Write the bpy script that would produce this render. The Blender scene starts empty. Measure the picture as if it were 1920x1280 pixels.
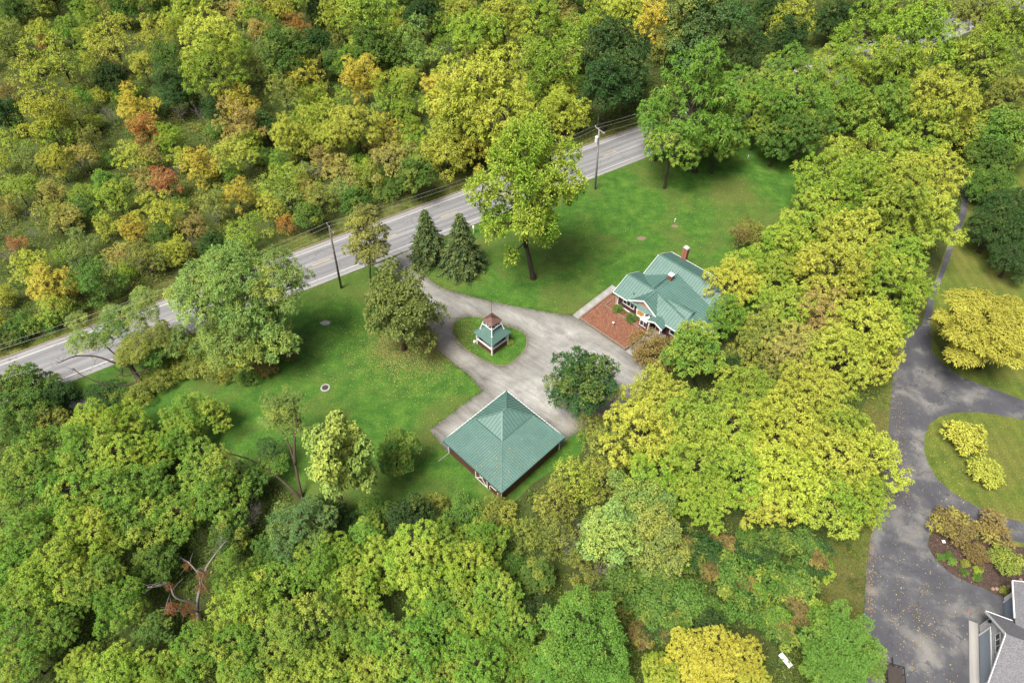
import bpy, bmesh, math, random
import numpy as np
from mathutils import Vector, Matrix
from mathutils.geometry import tessellate_polygon

S = bpy.context.scene
COL = S.collection
R_ = math.radians

# ------------------------------------------------------------------ camera, sky, sun, exposure
H = 68.0                      # height of the drone above the lawn
PITCH = 48.0                  # degrees below the horizon
FPX = 1280.0                  # focal length in pixels of the 1920 px wide photograph
cam_d = bpy.data.cameras.new('camera')
cam_d.sensor_width = 36.0
cam_d.lens = 36.0 * FPX / 1920.0
cam_d.clip_start = 0.5
cam_d.clip_end = 6000.0
cam = bpy.data.objects.new('camera', cam_d)
cam.location = (0, 0, H)
cam.rotation_euler = (R_(90 - PITCH), 0, 0)
COL.objects.link(cam)
S.camera = cam

SUN_EL, SUN_AZ = 62.0, 222.0   # azimuth clockwise from +Y (away from the camera)
w = bpy.data.worlds.new('World')
S.world = w
w.use_nodes = True
nt = w.node_tree
bg = nt.nodes['Background']
sky = nt.nodes.new('ShaderNodeTexSky')
sky.sky_type = 'NISHITA'
sky.sun_disc = False
sky.sun_elevation = R_(SUN_EL)
sky.sun_rotation = R_(SUN_AZ)
sky.air_density = 0.7
sky.dust_density = 5.0
sky.ozone_density = 0.4
nt.links.new(sky.outputs[0], bg.inputs[0])
bg.inputs[1].default_value = 0.082
sl = bpy.data.lights.new('sun', 'SUN')
sl.energy = 3.4
sl.angle = R_(24)
sl.color = (1.0, 0.97, 0.92)
sun = bpy.data.objects.new('sun', sl)
az = R_(SUN_AZ)
sd = Vector((math.sin(az) * math.cos(R_(SUN_EL)), math.cos(az) * math.cos(R_(SUN_EL)), math.sin(R_(SUN_EL))))
sun.rotation_euler = sd.to_track_quat('Z', 'Y').to_euler()
sun.location = (0, 0, 120)
COL.objects.link(sun)
S.view_settings.view_transform = 'Standard'
S.view_settings.look = 'None'
S.view_settings.gamma = 1.0
S.view_settings.use_curve_mapping = False
S.view_settings.exposure = 1.08
S.cycles.max_bounces = 6
S.cycles.diffuse_bounces = 2
S.cycles.transmission_bounces = 3
S.cycles.use_denoising = True

cp, sp = math.cos(R_(PITCH)), math.sin(R_(PITCH))


def at(px, py, z=0.0):
    """The place at height z that the photograph shows at pixel (px, py)."""
    X, Y = (px - 960) / FPX, (640 - py) / FPX
    d = (X, cp + Y * sp, -sp + Y * cp)
    t = (H - z) / -d[2]
    return Vector((d[0] * t, d[1] * t, z))


def depth_of(p):
    return p.y * cp + (H - p.z) * sp


def z_for(base, py):
    """Height above the spot base that shows at picture row py."""
    k = (640 - py) / FPX
    # ((y*sp + (z-H)*cp)) = k*(y*cp - (z-H)*sp)
    y = base.y
    return H + (k * y * cp - y * sp) / (cp + k * sp)


# ------------------------------------------------------------------ materials
def new_mat(name):
    m = bpy.data.materials.new(name)
    m.use_nodes = True
    return m, m.node_tree, m.node_tree.nodes['Principled BSDF']


def N(nt, kind, **kw):
    n = nt.nodes.new(kind)
    for k, v in kw.items():
        setattr(n, k, v)
    return n


def noise(nt, scale, detail=4, rough=0.6, vec=None, dist=0.0):
    n = N(nt, 'ShaderNodeTexNoise')
    n.inputs['Scale'].default_value = scale
    n.inputs['Detail'].default_value = detail
    n.inputs['Roughness'].default_value = rough
    n.inputs['Distortion'].default_value = dist
    if vec is not None:
        nt.links.new(vec, n.inputs['Vector'])
    return n.outputs['Fac']


def ramp(nt, fac, stops, interp='LINEAR'):
    r = N(nt, 'ShaderNodeValToRGB')
    r.color_ramp.interpolation = interp
    el = r.color_ramp.elements
    while len(el) < len(stops):
        el.new(0.5)
    for e, (p, c) in zip(el, stops):
        e.position = p
        e.color = (*c, 1) if len(c) == 3 else c
    nt.links.new(fac, r.inputs[0])
    return r.outputs[0]


def mix(nt, a, b, fac, mode='MIX'):
    m = N(nt, 'ShaderNodeMix', data_type='RGBA', blend_type=mode)
    for sock, v in ((m.inputs[0], fac), (m.inputs[6], a), (m.inputs[7], b)):
        if hasattr(v, 'is_output'):
            nt.links.new(v, sock)
        elif isinstance(v, (int, float)):
            sock.default_value = v
        else:
            sock.default_value = (*v, 1)
    return m.outputs[2]


def wpos(nt):
    return N(nt, 'ShaderNodeNewGeometry').outputs['Position']


def bump(nt, b, fac, strength=0.3, dist=0.05):
    n = N(nt, 'ShaderNodeBump')
    n.inputs['Strength'].default_value = strength
    n.inputs['Distance'].default_value = dist
    nt.links.new(fac, n.inputs['Height'])
    nt.links.new(n.outputs[0], b.inputs['Normal'])


def mat_plain(name, col, rough=0.6, metal=0.0, var=0.15, scale=3.0, spec=0.5):
    m, t, b = new_mat(name)
    f = noise(t, scale, 5)
    lo = tuple(c * (1 - var) for c in col)
    hi = tuple(min(1, c * (1 + var)) for c in col)
    t.links.new(ramp(t, f, [(0.3, lo), (0.7, hi)]), b.inputs['Base Color'])
    b.inputs['Roughness'].default_value = rough
    b.inputs['Metallic'].default_value = metal
    b.inputs['Specular IOR Level'].default_value = spec
    return m


def mat_leaf(name, translucent=0.17, from_random=None):
    """Leaf colour of the tree (object colour), part of the tufts turned yellow (share = its alpha)."""
    m, t, b = new_mat(name)
    oi = N(t, 'ShaderNodeObjectInfo')
    at_t = N(t, 'ShaderNodeAttribute', attribute_name='tuft').outputs['Fac']
    at_l = N(t, 'ShaderNodeAttribute', attribute_name='leafr').outputs['Fac']
    if from_random:
        base = ramp(t, N(t, 'ShaderNodeAttribute', attribute_name='hue').outputs['Fac'], from_random)
        turned = mix(t, base, (0.20, 0.15, 0.03), 0.35)
        share = 0.35
    else:
        base = oi.outputs['Color']
        turned = mix(t, base, (0.50, 0.50, 0.075), 0.5)
        share = oi.outputs['Alpha']
    lt = N(t, 'ShaderNodeMath', operation='SUBTRACT')
    if from_random:
        lt.inputs[0].default_value = share
    else:
        t.links.new(share, lt.inputs[0])
    t.links.new(at_t, lt.inputs[1])
    sm = N(t, 'ShaderNodeMath', operation='MULTIPLY_ADD', use_clamp=True)
    t.links.new(lt.outputs[0], sm.inputs[0])
    sm.inputs[1].default_value = 1.7
    sm.inputs[2].default_value = 0.5
    c = mix(t, base, turned, sm.outputs[0])
    vr = ramp(t, at_l, [(0.0, (0.84, 0.85, 0.84)), (0.5, (1, 1, 1)), (1.0, (1.15, 1.14, 1.12))])
    c = mix(t, c, vr, 1.0, 'MULTIPLY')
    b.inputs['Roughness'].default_value = 0.55
    b.inputs['Specular IOR Level'].default_value = 0.08
    t.links.new(c, b.inputs['Base Color'])
    tr = N(t, 'ShaderNodeBsdfTranslucent')
    ct = mix(t, c, (1.0, 1.0, 0.55), 1.0, 'MULTIPLY')
    t.links.new(ct, tr.inputs['Color'])
    ms = N(t, 'ShaderNodeMixShader')
    ms.inputs[0].default_value = translucent
    t.links.new(b.outputs[0], ms.inputs[1])
    t.links.new(tr.outputs[0], ms.inputs[2])
    t.links.new(ms.outputs[0], t.nodes['Material Output'].inputs['Surface'])
    return m


def mat_ground():
    m, t, b = new_mat('woodland_floor')
    p = wpos(t)
    big = noise(t, 0.11, 6, 0.65, p)
    mid = noise(t, 0.9, 6, 0.7, p)
    fine = noise(t, 9.0, 4, 0.7, p)
    a = ramp(t, mid, [(0.3, (0.045, 0.042, 0.020)), (0.48, (0.055, 0.075, 0.020)), (0.62, (0.06, 0.10, 0.022)), (0.8, (0.12, 0.13, 0.035))])
    c = ramp(t, big, [(0.35, (0.05, 0.04, 0.02)), (0.6, (0.07, 0.10, 0.022))])
    col = mix(t, a, c, 0.45)
    col = mix(t, col, ramp(t, fine, [(0.3, (0.5, 0.5, 0.5)), (0.7, (1.4, 1.4, 1.4))]), 1.0, 'MULTIPLY')
    t.links.new(col, b.inputs['Base Color'])
    b.inputs['Roughness'].default_value = 0.95
    b.inputs['Specular IOR Level'].default_value = 0.1
    bump(t, b, fine, 0.8, 0.15)
    return m


def mat_grass(name, dark, base, light, worn, stripes=False):
    m, t, b = new_mat(name)
    p = wpos(t)
    big = noise(t, 0.085, 5, 0.6, p, 0.6)
    mid = noise(t, 0.55, 6, 0.65, p)
    fine = noise(t, 5.0, 6, 0.75, p)
    blade = noise(t, 24.0, 3, 0.8, p)
    c = ramp(t, mid, [(0.32, dark), (0.5, base), (0.68, light)])
    c = mix(t, c, worn, ramp(t, big, [(0.46, (0, 0, 0)), (0.66, (0.8, 0.8, 0.8))]))
    c = mix(t, c, ramp(t, fine, [(0.3, (0.5, 0.56, 0.55)), (0.5, (1, 1, 1)), (0.7, (1.5, 1.38, 1.3))]), 1.0, 'MULTIPLY')
    c = mix(t, c, ramp(t, blade, [(0.25, (0.6, 0.62, 0.6)), (0.75, (1.4, 1.36, 1.3))]), 1.0, 'MULTIPLY')
    if stripes:
        wv = N(t, 'ShaderNodeTexWave', wave_type='BANDS', bands_direction='X')
        wv.inputs['Scale'].default_value = 0.22
        wv.inputs['Distortion'].default_value = 1.2
        wv.inputs['Detail Scale'].default_value = 0.6
        t.links.new(p, wv.inputs['Vector'])
        c = mix(t, c, ramp(t, wv.outputs['Fac'], [(0.3, (0.93, 0.95, 0.92)), (0.7, (1.07, 1.05, 1.0))]), 1.0, 'MULTIPLY')
    t.links.new(c, b.inputs['Base Color'])
    b.inputs['Roughness'].default_value = 0.9
    b.inputs['Specular IOR Level'].default_value = 0.15
    bump(t, b, fine, 0.7, 0.08)
    return m


def mat_road():
    m, t, b = new_mat('worn_asphalt')
    tc = N(t, 'ShaderNodeTexCoord').outputs['Object']     # road frame: x along, y across
    sx = N(t, 'ShaderNodeSeparateXYZ')
    t.links.new(tc, sx.inputs[0])
    ab = N(t, 'ShaderNodeMath', operation='ABSOLUTE')
    t.links.new(sx.outputs['Y'], ab.inputs[0])
    band = ramp(t, ab.outputs[0], [(0, (0.145, 0.145, 0.147)), (0.12, (0.20, 0.20, 0.20)), (0.24, (0.135, 0.135, 0.137)), (0.36, (0.175, 0.175, 0.175)), (0.55, (0.14, 0.14, 0.142)), (0.8, (0.19, 0.187, 0.183)), (1.0, (0.23, 0.225, 0.218))])
    band.node.inputs[0].links[0]
    sc = N(t, 'ShaderNodeMath', operation='MULTIPLY')
    sc.inputs[1].default_value = 0.22
    t.links.new(ab.outputs[0], sc.inputs[0])
    t.links.new(sc.outputs[0], band.node.inputs[0])
    mp = N(t, 'ShaderNodeMapping')
    mp.inputs['Scale'].default_value = (0.06, 1.3, 1)
    t.links.new(tc, mp.inputs['Vector'])
    streak = noise(t, 1.0, 5, 0.6, mp.outputs[0])
    grit = noise(t, 14, 4, 0.7, tc)
    c = mix(t, band, ramp(t, streak, [(0.3, (0.75, 0.75, 0.76)), (0.7, (1.25, 1.24, 1.22))]), 1.0, 'MULTIPLY')
    c = mix(t, c, ramp(t, grit, [(0.3, (0.85, 0.85, 0.85)), (0.7, (1.15, 1.15, 1.15))]), 1.0, 'MULTIPLY')
    vo = N(t, 'ShaderNodeTexVoronoi', feature='DISTANCE_TO_EDGE')
    vo.inputs['Scale'].default_value = 0.16
    wp = N(t, 'ShaderNodeTexNoise')
    wp.inputs['Scale'].default_value = 0.6
    t.links.new(tc, wp.inputs['Vector'])
    av = N(t, 'ShaderNodeMix', data_type='VECTOR')
    av.inputs[0].default_value = 0.5
    sc2 = N(t, 'ShaderNodeVectorMath', operation='SCALE')
    sc2.inputs['Scale'].default_value = 5.0
    t.links.new(wp.outputs['Color'], sc2.inputs[0])
    ad = N(t, 'ShaderNodeVectorMath', operation='ADD')
    t.links.new(tc, ad.inputs[0])
    t.links.new(sc2.outputs[0], ad.inputs[1])
    t.links.new(ad.outputs[0], vo.inputs['Vector'])
    crack = ramp(t, vo.outputs['Distance'], [(0.0, (1, 1, 1)), (0.012, (0, 0, 0))])
    c = mix(t, c, (0.07, 0.07, 0.072), mix(t, (0, 0, 0), crack, 0.75))
    t.links.new(c, b.inputs['Base Color'])
    b.inputs['Roughness'].default_value = 0.85
    return m


def mat_drive():
    m, t, b = new_mat('weathered_drive')
    p = wpos(t)
    big = noise(t, 0.16, 5, 0.6, p, 1.0)
    mid = noise(t, 0.7, 6, 0.7, p)
    fine = noise(t, 7, 5, 0.75, p)
    c = ramp(t, big, [(0.32, (0.175, 0.172, 0.155)), (0.5, (0.238, 0.234, 0.214)), (0.68, (0.31, 0.306, 0.282))])
    c = mix(t, c, ramp(t, mid, [(0.3, (0.78, 0.77, 0.76)), (0.7, (1.15, 1.15, 1.15))]), 1.0, 'MULTIPLY')
    mp = N(t, 'ShaderNodeMapping')
    mp.inputs['Scale'].default_value = (0.25, 1.5, 1)
    mr = N(t, 'ShaderNodeMapping')
    mr.inputs['Rotation'].default_value = (0, 0, R_(40))
    t.links.new(p, mr.inputs['Vector'])
    t.links.new(mr.outputs[0], mp.inputs['Vector'])
    trk = noise(t, 0.8, 5, 0.65, mp.outputs[0], 1.2)
    c = mix(t, c, ramp(t, trk, [(0.3, (0.72, 0.71, 0.70)), (0.55, (1.05, 1.05, 1.05)), (0.75, (1.2, 1.2, 1.19))]), 1.0, 'MULTIPLY')
    ed = N(t, 'ShaderNodeAttribute', attribute_name='edge').outputs['Fac']
    wob = N(t, 'ShaderNodeMath', operation='MULTIPLY_ADD')
    t.links.new(mid, wob.inputs[0])
    wob.inputs[1].default_value = -2.4
    t.links.new(ed, wob.inputs[2])
    dirt = ramp(t, wob.outputs[0], [(0.0, (0.42, 0.40, 0.37)), (0.35, (0.75, 0.74, 0.72)), (1.0, (1, 1, 1))])
    sft = N(t, 'ShaderNodeMapRange')
    sft.inputs['From Min'].default_value = -1.3
    sft.inputs['From Max'].default_value = 1.1
    t.links.new(wob.outputs[0], sft.inputs['Value'])
    t.links.new(sft.outputs[0], dirt.node.inputs[0])
    c = mix(t, c, dirt, 1.0, 'MULTIPLY')
    c = mix(t, c, ramp(t, fine, [(0.25, (0.72, 0.72, 0.72)), (0.75, (1.22, 1.22, 1.22))]), 1.0, 'MULTIPLY')
    t.links.new(c, b.inputs['Base Color'])
    b.inputs['Roughness'].default_value = 0.92
    bump(t, b, fine, 0.35, 0.03)
    return m


def mat_sealed():
    m, t, b = new_mat('sealed_asphalt')
    p = wpos(t)
    a1 = noise(t, 0.30, 4, 0.5, p, 0.4)
    a2 = noise(t, 1.3, 5, 0.65, p)
    fine = noise(t, 12, 4, 0.7, p)
    s = N(t, 'ShaderNodeMath', operation='MULTIPLY_ADD')
    t.links.new(a2, s.inputs[0])
    s.inputs[1].default_value = 0.25
    t.links.new(a1, s.inputs[2])
    c = ramp(t, s.outputs[0], [(0.44, (0.044, 0.044, 0.049)), (0.62, (0.062, 0.062, 0.067)), (0.74, (0.115, 0.112, 0.106)), (0.87, (0.16, 0.153, 0.14))])
    c = mix(t, c, ramp(t, fine, [(0.25, (0.75, 0.75, 0.75)), (0.75, (1.25, 1.25, 1.25))]), 1.0, 'MULTIPLY')
    vo = N(t, 'ShaderNodeTexVoronoi', feature='DISTANCE_TO_EDGE')
    vo.inputs['Scale'].default_value = 0.23
    wp = N(t, 'ShaderNodeTexNoise')
    wp.inputs['Scale'].default_value = 0.9
    t.links.new(p, wp.inputs['Vector'])
    sc2 = N(t, 'ShaderNodeVectorMath', operation='SCALE')
    sc2.inputs['Scale'].default_value = 2.2
    t.links.new(wp.outputs['Color'], sc2.inputs[0])
    ad = N(t, 'ShaderNodeVectorMath', operation='ADD')
    t.links.new(p, ad.inputs[0])
    t.links.new(sc2.outputs[0], ad.inputs[1])
    t.links.new(ad.outputs[0], vo.inputs['Vector'])
    crack = ramp(t, vo.outputs['Distance'], [(0.0, (1, 1, 1)), (0.018, (0, 0, 0))])
    c = mix(t, c, (0.035, 0.035, 0.042), mix(t, (0, 0, 0), crack, 0.8))
    t.links.new(c, b.inputs['Base Color'])
    b.inputs['Roughness'].default_value = 0.7
    return m


def mat_mulch(name, cols):
    m, t, b = new_mat(name)
    p = wpos(t)
    v = N(t, 'ShaderNodeTexVoronoi')
    v.inputs['Scale'].default_value = 13.0
    t.links.new(p, v.inputs['Vector'])
    f = noise(t, 3.0, 6, 0.75, p)
    c = ramp(t, v.outputs['Color'], [(0.1, cols[0]), (0.5, cols[1]), (0.9, cols[2])])
    c = mix(t, c, ramp(t, f, [(0.3, (0.65, 0.6, 0.6)), (0.7, (1.25, 1.25, 1.25))]), 1.0, 'MULTIPLY')
    t.links.new(c, b.inputs['Base Color'])
    b.inputs['Roughness'].default_value = 0.95
    bump(t, b, f, 0.8, 0.08)
    return m


def mat_shingle(name, col, sx=3.0):
    m, t, b = new_mat(name)
    tc = N(t, 'ShaderNodeTexCoord').outputs['Object']
    br = N(t, 'ShaderNodeTexBrick')
    br.inputs['Scale'].default_value = sx
    br.inputs['Color1'].default_value = (*[c * 0.75 for c in col], 1)
    br.inputs['Color2'].default_value = (*[c * 1.3 for c in col], 1)
    br.inputs['Mortar'].default_value = (*[c * 0.55 for c in col], 1)
    br.inputs['Mortar Size'].default_value = 0.015
    t.links.new(tc, br.inputs['Vector'])
    t.links.new(br.outputs['Color'], b.inputs['Base Color'])
    b.inputs['Roughness'].default_value = 0.9
    return m


def mat_roof():
    m, t, b = new_mat('green_roof_metal')
    p = wpos(t)
    mp = N(t, 'ShaderNodeMapping')
    mp.inputs['Scale'].default_value = (1, 1, 0.25)
    t.links.new(p, mp.inputs['Vector'])
    a = noise(t, 0.5, 5, 0.65, p, 0.8)
    f = noise(t, 5.0, 5, 0.75, mp.outputs[0])
    c = ramp(t, a, [(0.3, (0.0636, 0.1286, 0.1047)), (0.5, (0.0759, 0.1481, 0.1214)), (0.7, (0.0903, 0.1647, 0.1373))])
    c = mix(t, c, ramp(t, f, [(0.3, (0.86, 0.87, 0.87)), (0.5, (1, 1, 1)), (0.72, (1.12, 1.1, 1.08))]), 1.0, 'MULTIPLY')
    sp_ = noise(t, 9.0, 3, 0.5, p)
    c = mix(t, c, (0.07, 0.075, 0.05), ramp(t, sp_, [(0.66, (0, 0, 0)), (0.74, (0.7, 0.7, 0.7))]))
    t.links.new(c, b.inputs['Base Color'])
    b.inputs['Roughness'].default_value = 0.5
    return m


M = {}
M['leaf'] = mat_leaf('leaves')
M['needle'] = mat_leaf('needles', 0.1)
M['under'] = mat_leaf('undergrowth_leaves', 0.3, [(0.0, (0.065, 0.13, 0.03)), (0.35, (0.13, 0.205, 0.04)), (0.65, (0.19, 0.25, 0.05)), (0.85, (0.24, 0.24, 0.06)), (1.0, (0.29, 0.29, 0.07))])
M['weed'] = mat_leaf('long_grass', 0.3, [(0.0, (0.09, 0.14, 0.028)), (0.4, (0.17, 0.20, 0.038)), (0.75, (0.25, 0.24, 0.055)), (1.0, (0.31, 0.25, 0.085))])
M['fallen'] = mat_leaf('fallen_leaves', 0.1, [(0.0, (0.42, 0.36, 0.10)), (0.45, (0.34, 0.25, 0.09)), (0.75, (0.24, 0.11, 0.06)), (1.0, (0.42, 0.38, 0.22))])
M['bark'] = mat_plain('bark', (0.055, 0.043, 0.033), 0.95, 0, 0.4, 5, 0.1)
M['pale_bark'] = mat_plain('bare_grey_wood', (0.17, 0.155, 0.135), 0.9, 0, 0.25, 5, 0.1)
M['rust_bark'] = mat_plain('broken_wood', (0.062, 0.045, 0.033), 0.9, 0, 0.4, 4, 0.1)
M['ground'] = mat_ground()
M['lawn'] = mat_grass('lawn_grass', (0.028, 0.080, 0.012), (0.045, 0.112, 0.015), (0.076, 0.148, 0.021), (0.088, 0.102, 0.026))
M['mown'] = mat_grass('mown_grass', (0.055, 0.088, 0.016), (0.082, 0.112, 0.020), (0.112, 0.135, 0.025), (0.12, 0.115, 0.032), True)
M['verge'] = mat_grass('rough_grass', (0.045, 0.07, 0.016), (0.08, 0.108, 0.024), (0.125, 0.135, 0.034), (0.105, 0.085, 0.036))
M['road'] = mat_road()
M['drive'] = mat_drive()
M['sealed'] = mat_sealed()
M['mulch'] = mat_mulch('wood_mulch', [(0.085, 0.034, 0.018), (0.165, 0.066, 0.034), (0.25, 0.12, 0.07)])
M['bed'] = mat_mulch('dark_bed_mulch', [(0.026, 0.016, 0.012), (0.050, 0.029, 0.021), (0.095, 0.062, 0.042)])
M['roofmetal'] = mat_roof()
M['seam'] = mat_plain('green_roof_seam_shaded', (0.036, 0.086, 0.070), 0.5, 0.0, 0.08, 2.0)  # darker than the roof to stand in for shadow lines beside the seams
M['white'] = mat_plain('white_paint', (0.66, 0.655, 0.63), 0.5, 0, 0.05, 4)
M['redwall'] = mat_shingle('red_brown_shingle_wall', (0.105, 0.036, 0.028), 4.0)
M['redwood'] = mat_plain('red_brown_boards', (0.10, 0.034, 0.026), 0.7, 0, 0.2, 3)
M['copper'] = mat_plain('copper_roof', (0.105, 0.052, 0.038), 0.5, 0.15, 0.3, 2.5)
M['glass'] = mat_plain('window_glass', (0.03, 0.035, 0.04), 0.08, 0, 0.1, 1, 0.8)
M['curtain'] = mat_plain('amber_blind', (0.42, 0.20, 0.04), 0.7, 0, 0.2, 3)
M['brick'] = mat_shingle('chimney_brick', (0.26, 0.10, 0.06), 8.0)
M['timber'] = mat_plain('landscape_timber', (0.16, 0.12, 0.085), 0.9, 0, 0.3, 4)
M['concrete'] = mat_plain('concrete', (0.25, 0.24, 0.22), 0.9, 0, 0.2, 1.5)
M['pole'] = mat_plain('pole_wood', (0.10, 0.085, 0.07), 0.85, 0, 0.25, 3)
M['greypole'] = mat_plain('weathered_pole', (0.23, 0.22, 0.20), 0.8, 0, 0.2, 3)
M['wire'] = mat_plain('wire_metal', (0.30, 0.30, 0.29), 0.5, 0.3, 0.05, 2)
M['galv'] = mat_plain('transformer_paint', (0.62, 0.64, 0.64), 0.4, 0.1, 0.05, 2)
M['whiteline'] = mat_plain('white_road_paint', (0.42, 0.42, 0.41), 0.7, 0, 0.4, 2.5)
M['yellowline'] = mat_plain('yellow_road_paint', (0.46, 0.35, 0.08), 0.7, 0, 0.3, 2.5)
M['greyroof'] = mat_shingle('grey_shingles', (0.135, 0.133, 0.14), 4.5)
M['siding'] = mat_plain('white_siding', (0.72, 0.72, 0.71), 0.55, 0, 0.04, 2)
M['blind'] = mat_plain('blue_grey_door', (0.20, 0.245, 0.29), 0.45, 0, 0.06, 1)
M['blackmetal'] = mat_plain('black_steel', (0.02, 0.02, 0.022), 0.5, 0.3, 0.1, 3)
M['stone'] = mat_plain('flat_stone', (0.28, 0.26, 0.24), 0.9, 0, 0.25, 4)
M['brownstone'] = mat_plain('brown_stone', (0.24, 0.16, 0.11), 0.9, 0, 0.25, 4)
M['iron'] = mat_plain('dark_iron', (0.045, 0.035, 0.028), 0.8, 0.2, 0.2, 5)
M['kerb'] = mat_plain('old_kerb', (0.20, 0.15, 0.11), 0.95, 0, 0.3, 1.5)
M['soil'] = mat_plain('bare_soil', (0.16, 0.11, 0.07), 0.95, 0, 0.3, 5)


# ------------------------------------------------------------------ object helpers
def tag(o, label=None, cat=None, group=None, kind=None):
    for k, v in (('label', label), ('category', cat), ('group', group), ('kind', kind)):
        if v:
            o[k] = v
    return o


def empty(name, loc, rz=0.0):
    o = bpy.data.objects.new(name, None)
    o.location = loc
    o.rotation_euler = (0, 0, rz)
    o.empty_display_size = 0.3
    COL.objects.link(o)
    return o


class MB:
    def __init__(s):
        s.v, s.f = [], []

    def add(s, vs, fs):
        n = len(s.v)
        s.v += [tuple(p) for p in vs]
        s.f += [tuple(i + n for i in f) for f in fs]
        return s

    def box(s, x0, x1, y0, y1, z0, z1, mx=None):
        vs = [Vector(p) for p in ((x0, y0, z0), (x1, y0, z0), (x1, y1, z0), (x0, y1, z0), (x0, y0, z1), (x1, y0, z1), (x1, y1, z1), (x0, y1, z1))]
        if mx is not None:
            vs = [mx @ p for p in vs]
        return s.add(vs, [(3, 2, 1, 0), (4, 5, 6, 7), (0, 1, 5, 4), (1, 2, 6, 5), (2, 3, 7, 6), (3, 0, 4, 7)])

    def bar(s, a, b, w, h, up=(0, 0, 1)):
        a, b = Vector(a), Vector(b)
        d = (b - a).normalized()
        u = Vector(up)
        if abs(d.dot(u)) > 0.98:
            u = Vector((1, 0, 0))
        r = d.cross(u).normalized() * (w / 2)
        u = r.cross(d).normalized() * (h / 2)
        vs = [a - r - u, a + r - u, a + r + u, a - r + u, b - r - u, b + r - u, b + r + u, b - r + u]
        return s.add(vs, [(0, 1, 2, 3), (7, 6, 5, 4), (0, 4, 5, 1), (1, 5, 6, 2), (2, 6, 7, 3), (3, 7, 4, 0)])

    def tube(s, pts, radii, n=6, cap=True):
        rings = []
        k = len(pts)
        base = len(s.v)
        pts = [Vector(p) for p in pts]
        for i, p in enumerate(pts):
            d = (pts[min(i + 1, k - 1)] - pts[max(i - 1, 0)]).normalized()
            u = Vector((0, 0, 1)) if abs(d.z) < 0.95 else Vector((1, 0, 0))
            r = d.cross(u).normalized()
            u = r.cross(d)
            for j in range(n):
                a = 2 * math.pi * j / n
                s.v.append(tuple(p + (r * math.cos(a) + u * math.sin(a)) * radii[i]))
        for i in range(k - 1):
            for j in range(n):
                a, b = base + i * n + j, base + i * n + (j + 1) % n
                s.f.append((a, a + n, b + n, b))
        if cap:
            s.f.append(tuple(base + j for j in range(n)))
            s.f.append(tuple(base + (k - 1) * n + j for j in reversed(range(n))))
        return s

    def slab(s, poly, thick):
        """A flat polygon (any 3-D plane) given a thickness downwards."""
        n = len(poly)
        vs = [Vector(p) for p in poly]
        dn = [p - Vector((0, 0, thick)) for p in vs]
        nrm = Vector((0, 0, 0))
        for i in range(n):
            a, b = vs[i], vs[(i + 1) % n]
            nrm += Vector(((a.y - b.y) * (a.z + b.z), (a.z - b.z) * (a.x + b.x), (a.x - b.x) * (a.y + b.y)))
        if nrm.z < 0:
            vs.reverse()
            dn.reverse()
        return s.add(vs + dn, [tuple(range(n)), tuple(range(2 * n - 1, n - 1, -1))] + [(i, i + n, (i + 1) % n + n, (i + 1) % n) for i in range(n)])

    def mesh(s, name, mat, smooth=False):
        me = bpy.data.meshes.new(name)
        me.from_pydata(s.v, [], s.f)
        if mat is not None:
            me.materials.append(mat)
        if smooth:
            me.polygons.foreach_set('use_smooth', [True] * len(me.polygons))
        me.update()
        return me

    def build(s, name, mat, parent=None, smooth=False, loc=None, kind=None):
        o = bpy.data.objects.new(name, s.mesh(name, mat, smooth))
        COL.objects.link(o)
        if parent is not None:
            o.parent = parent
        if loc is not None:
            o.location = loc
        if kind:
            o['kind'] = kind
        return o


def bevel(o, wdt=0.02, seg=1):
    md = o.modifiers.new('bevel', 'BEVEL')
    md.width = wdt
    md.segments = seg
    md.limit_method = 'ANGLE'
    return o


def spline(pts, n=6, closed=True):
    """Catmull-Rom through 2-D points."""
    P = [Vector((p[0], p[1])) for p in pts]
    k = len(P)
    out = []
    for i in range(k if closed else k - 1):
        p0 = P[(i - 1) % k] if closed else P[max(i - 1, 0)]
        p1, p2 = P[i], P[(i + 1) % k]
        p3 = P[(i + 2) % k] if closed else P[min(i + 2, k - 1)]
        for j in range(n):
            t = j / n
            out.append(0.5 * ((2 * p1) + (p2 - p0) * t + (2 * p0 - 5 * p1 + 4 * p2 - p3) * t * t + (3 * p1 - p0 - 3 * p2 + p3) * t ** 3))
    if not closed:
        out.append(P[-1])
    return out


def sheet(name, pts, z, mat, jag=0.0, seed=0, smooth=0, kind='structure', parent=None):
    """A flat sheet on the ground from world points."""
    rng = random.Random(seed)
    P = [Vector((p[0], p[1])) for p in pts]
    if smooth:
        P = spline(P, smooth)
    if jag:
        Q = []
        for i, a in enumerate(P):
            b = P[(i + 1) % len(P)]
            n = max(1, int((b - a).length / 0.45))
            for j in range(n):
                q = a.lerp(b, j / n)
                Q.append(q + Vector((rng.uniform(-jag, jag), rng.uniform(-jag, jag))))
        P = Q
    tri = tessellate_polygon([[Vector((p.x, p.y, 0)) for p in P]])
    mb = MB()
    fs = []
    for t in tri:
        a, b, c = (P[i] for i in t)
        fs.append(t if (b - a).cross(c - a) > 0 else (t[0], t[2], t[1]))
    mb.add([(p.x, p.y, z) for p in P], fs)
    o = mb.build(name, mat, parent)
    if kind:
        o['kind'] = kind
    return o


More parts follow.
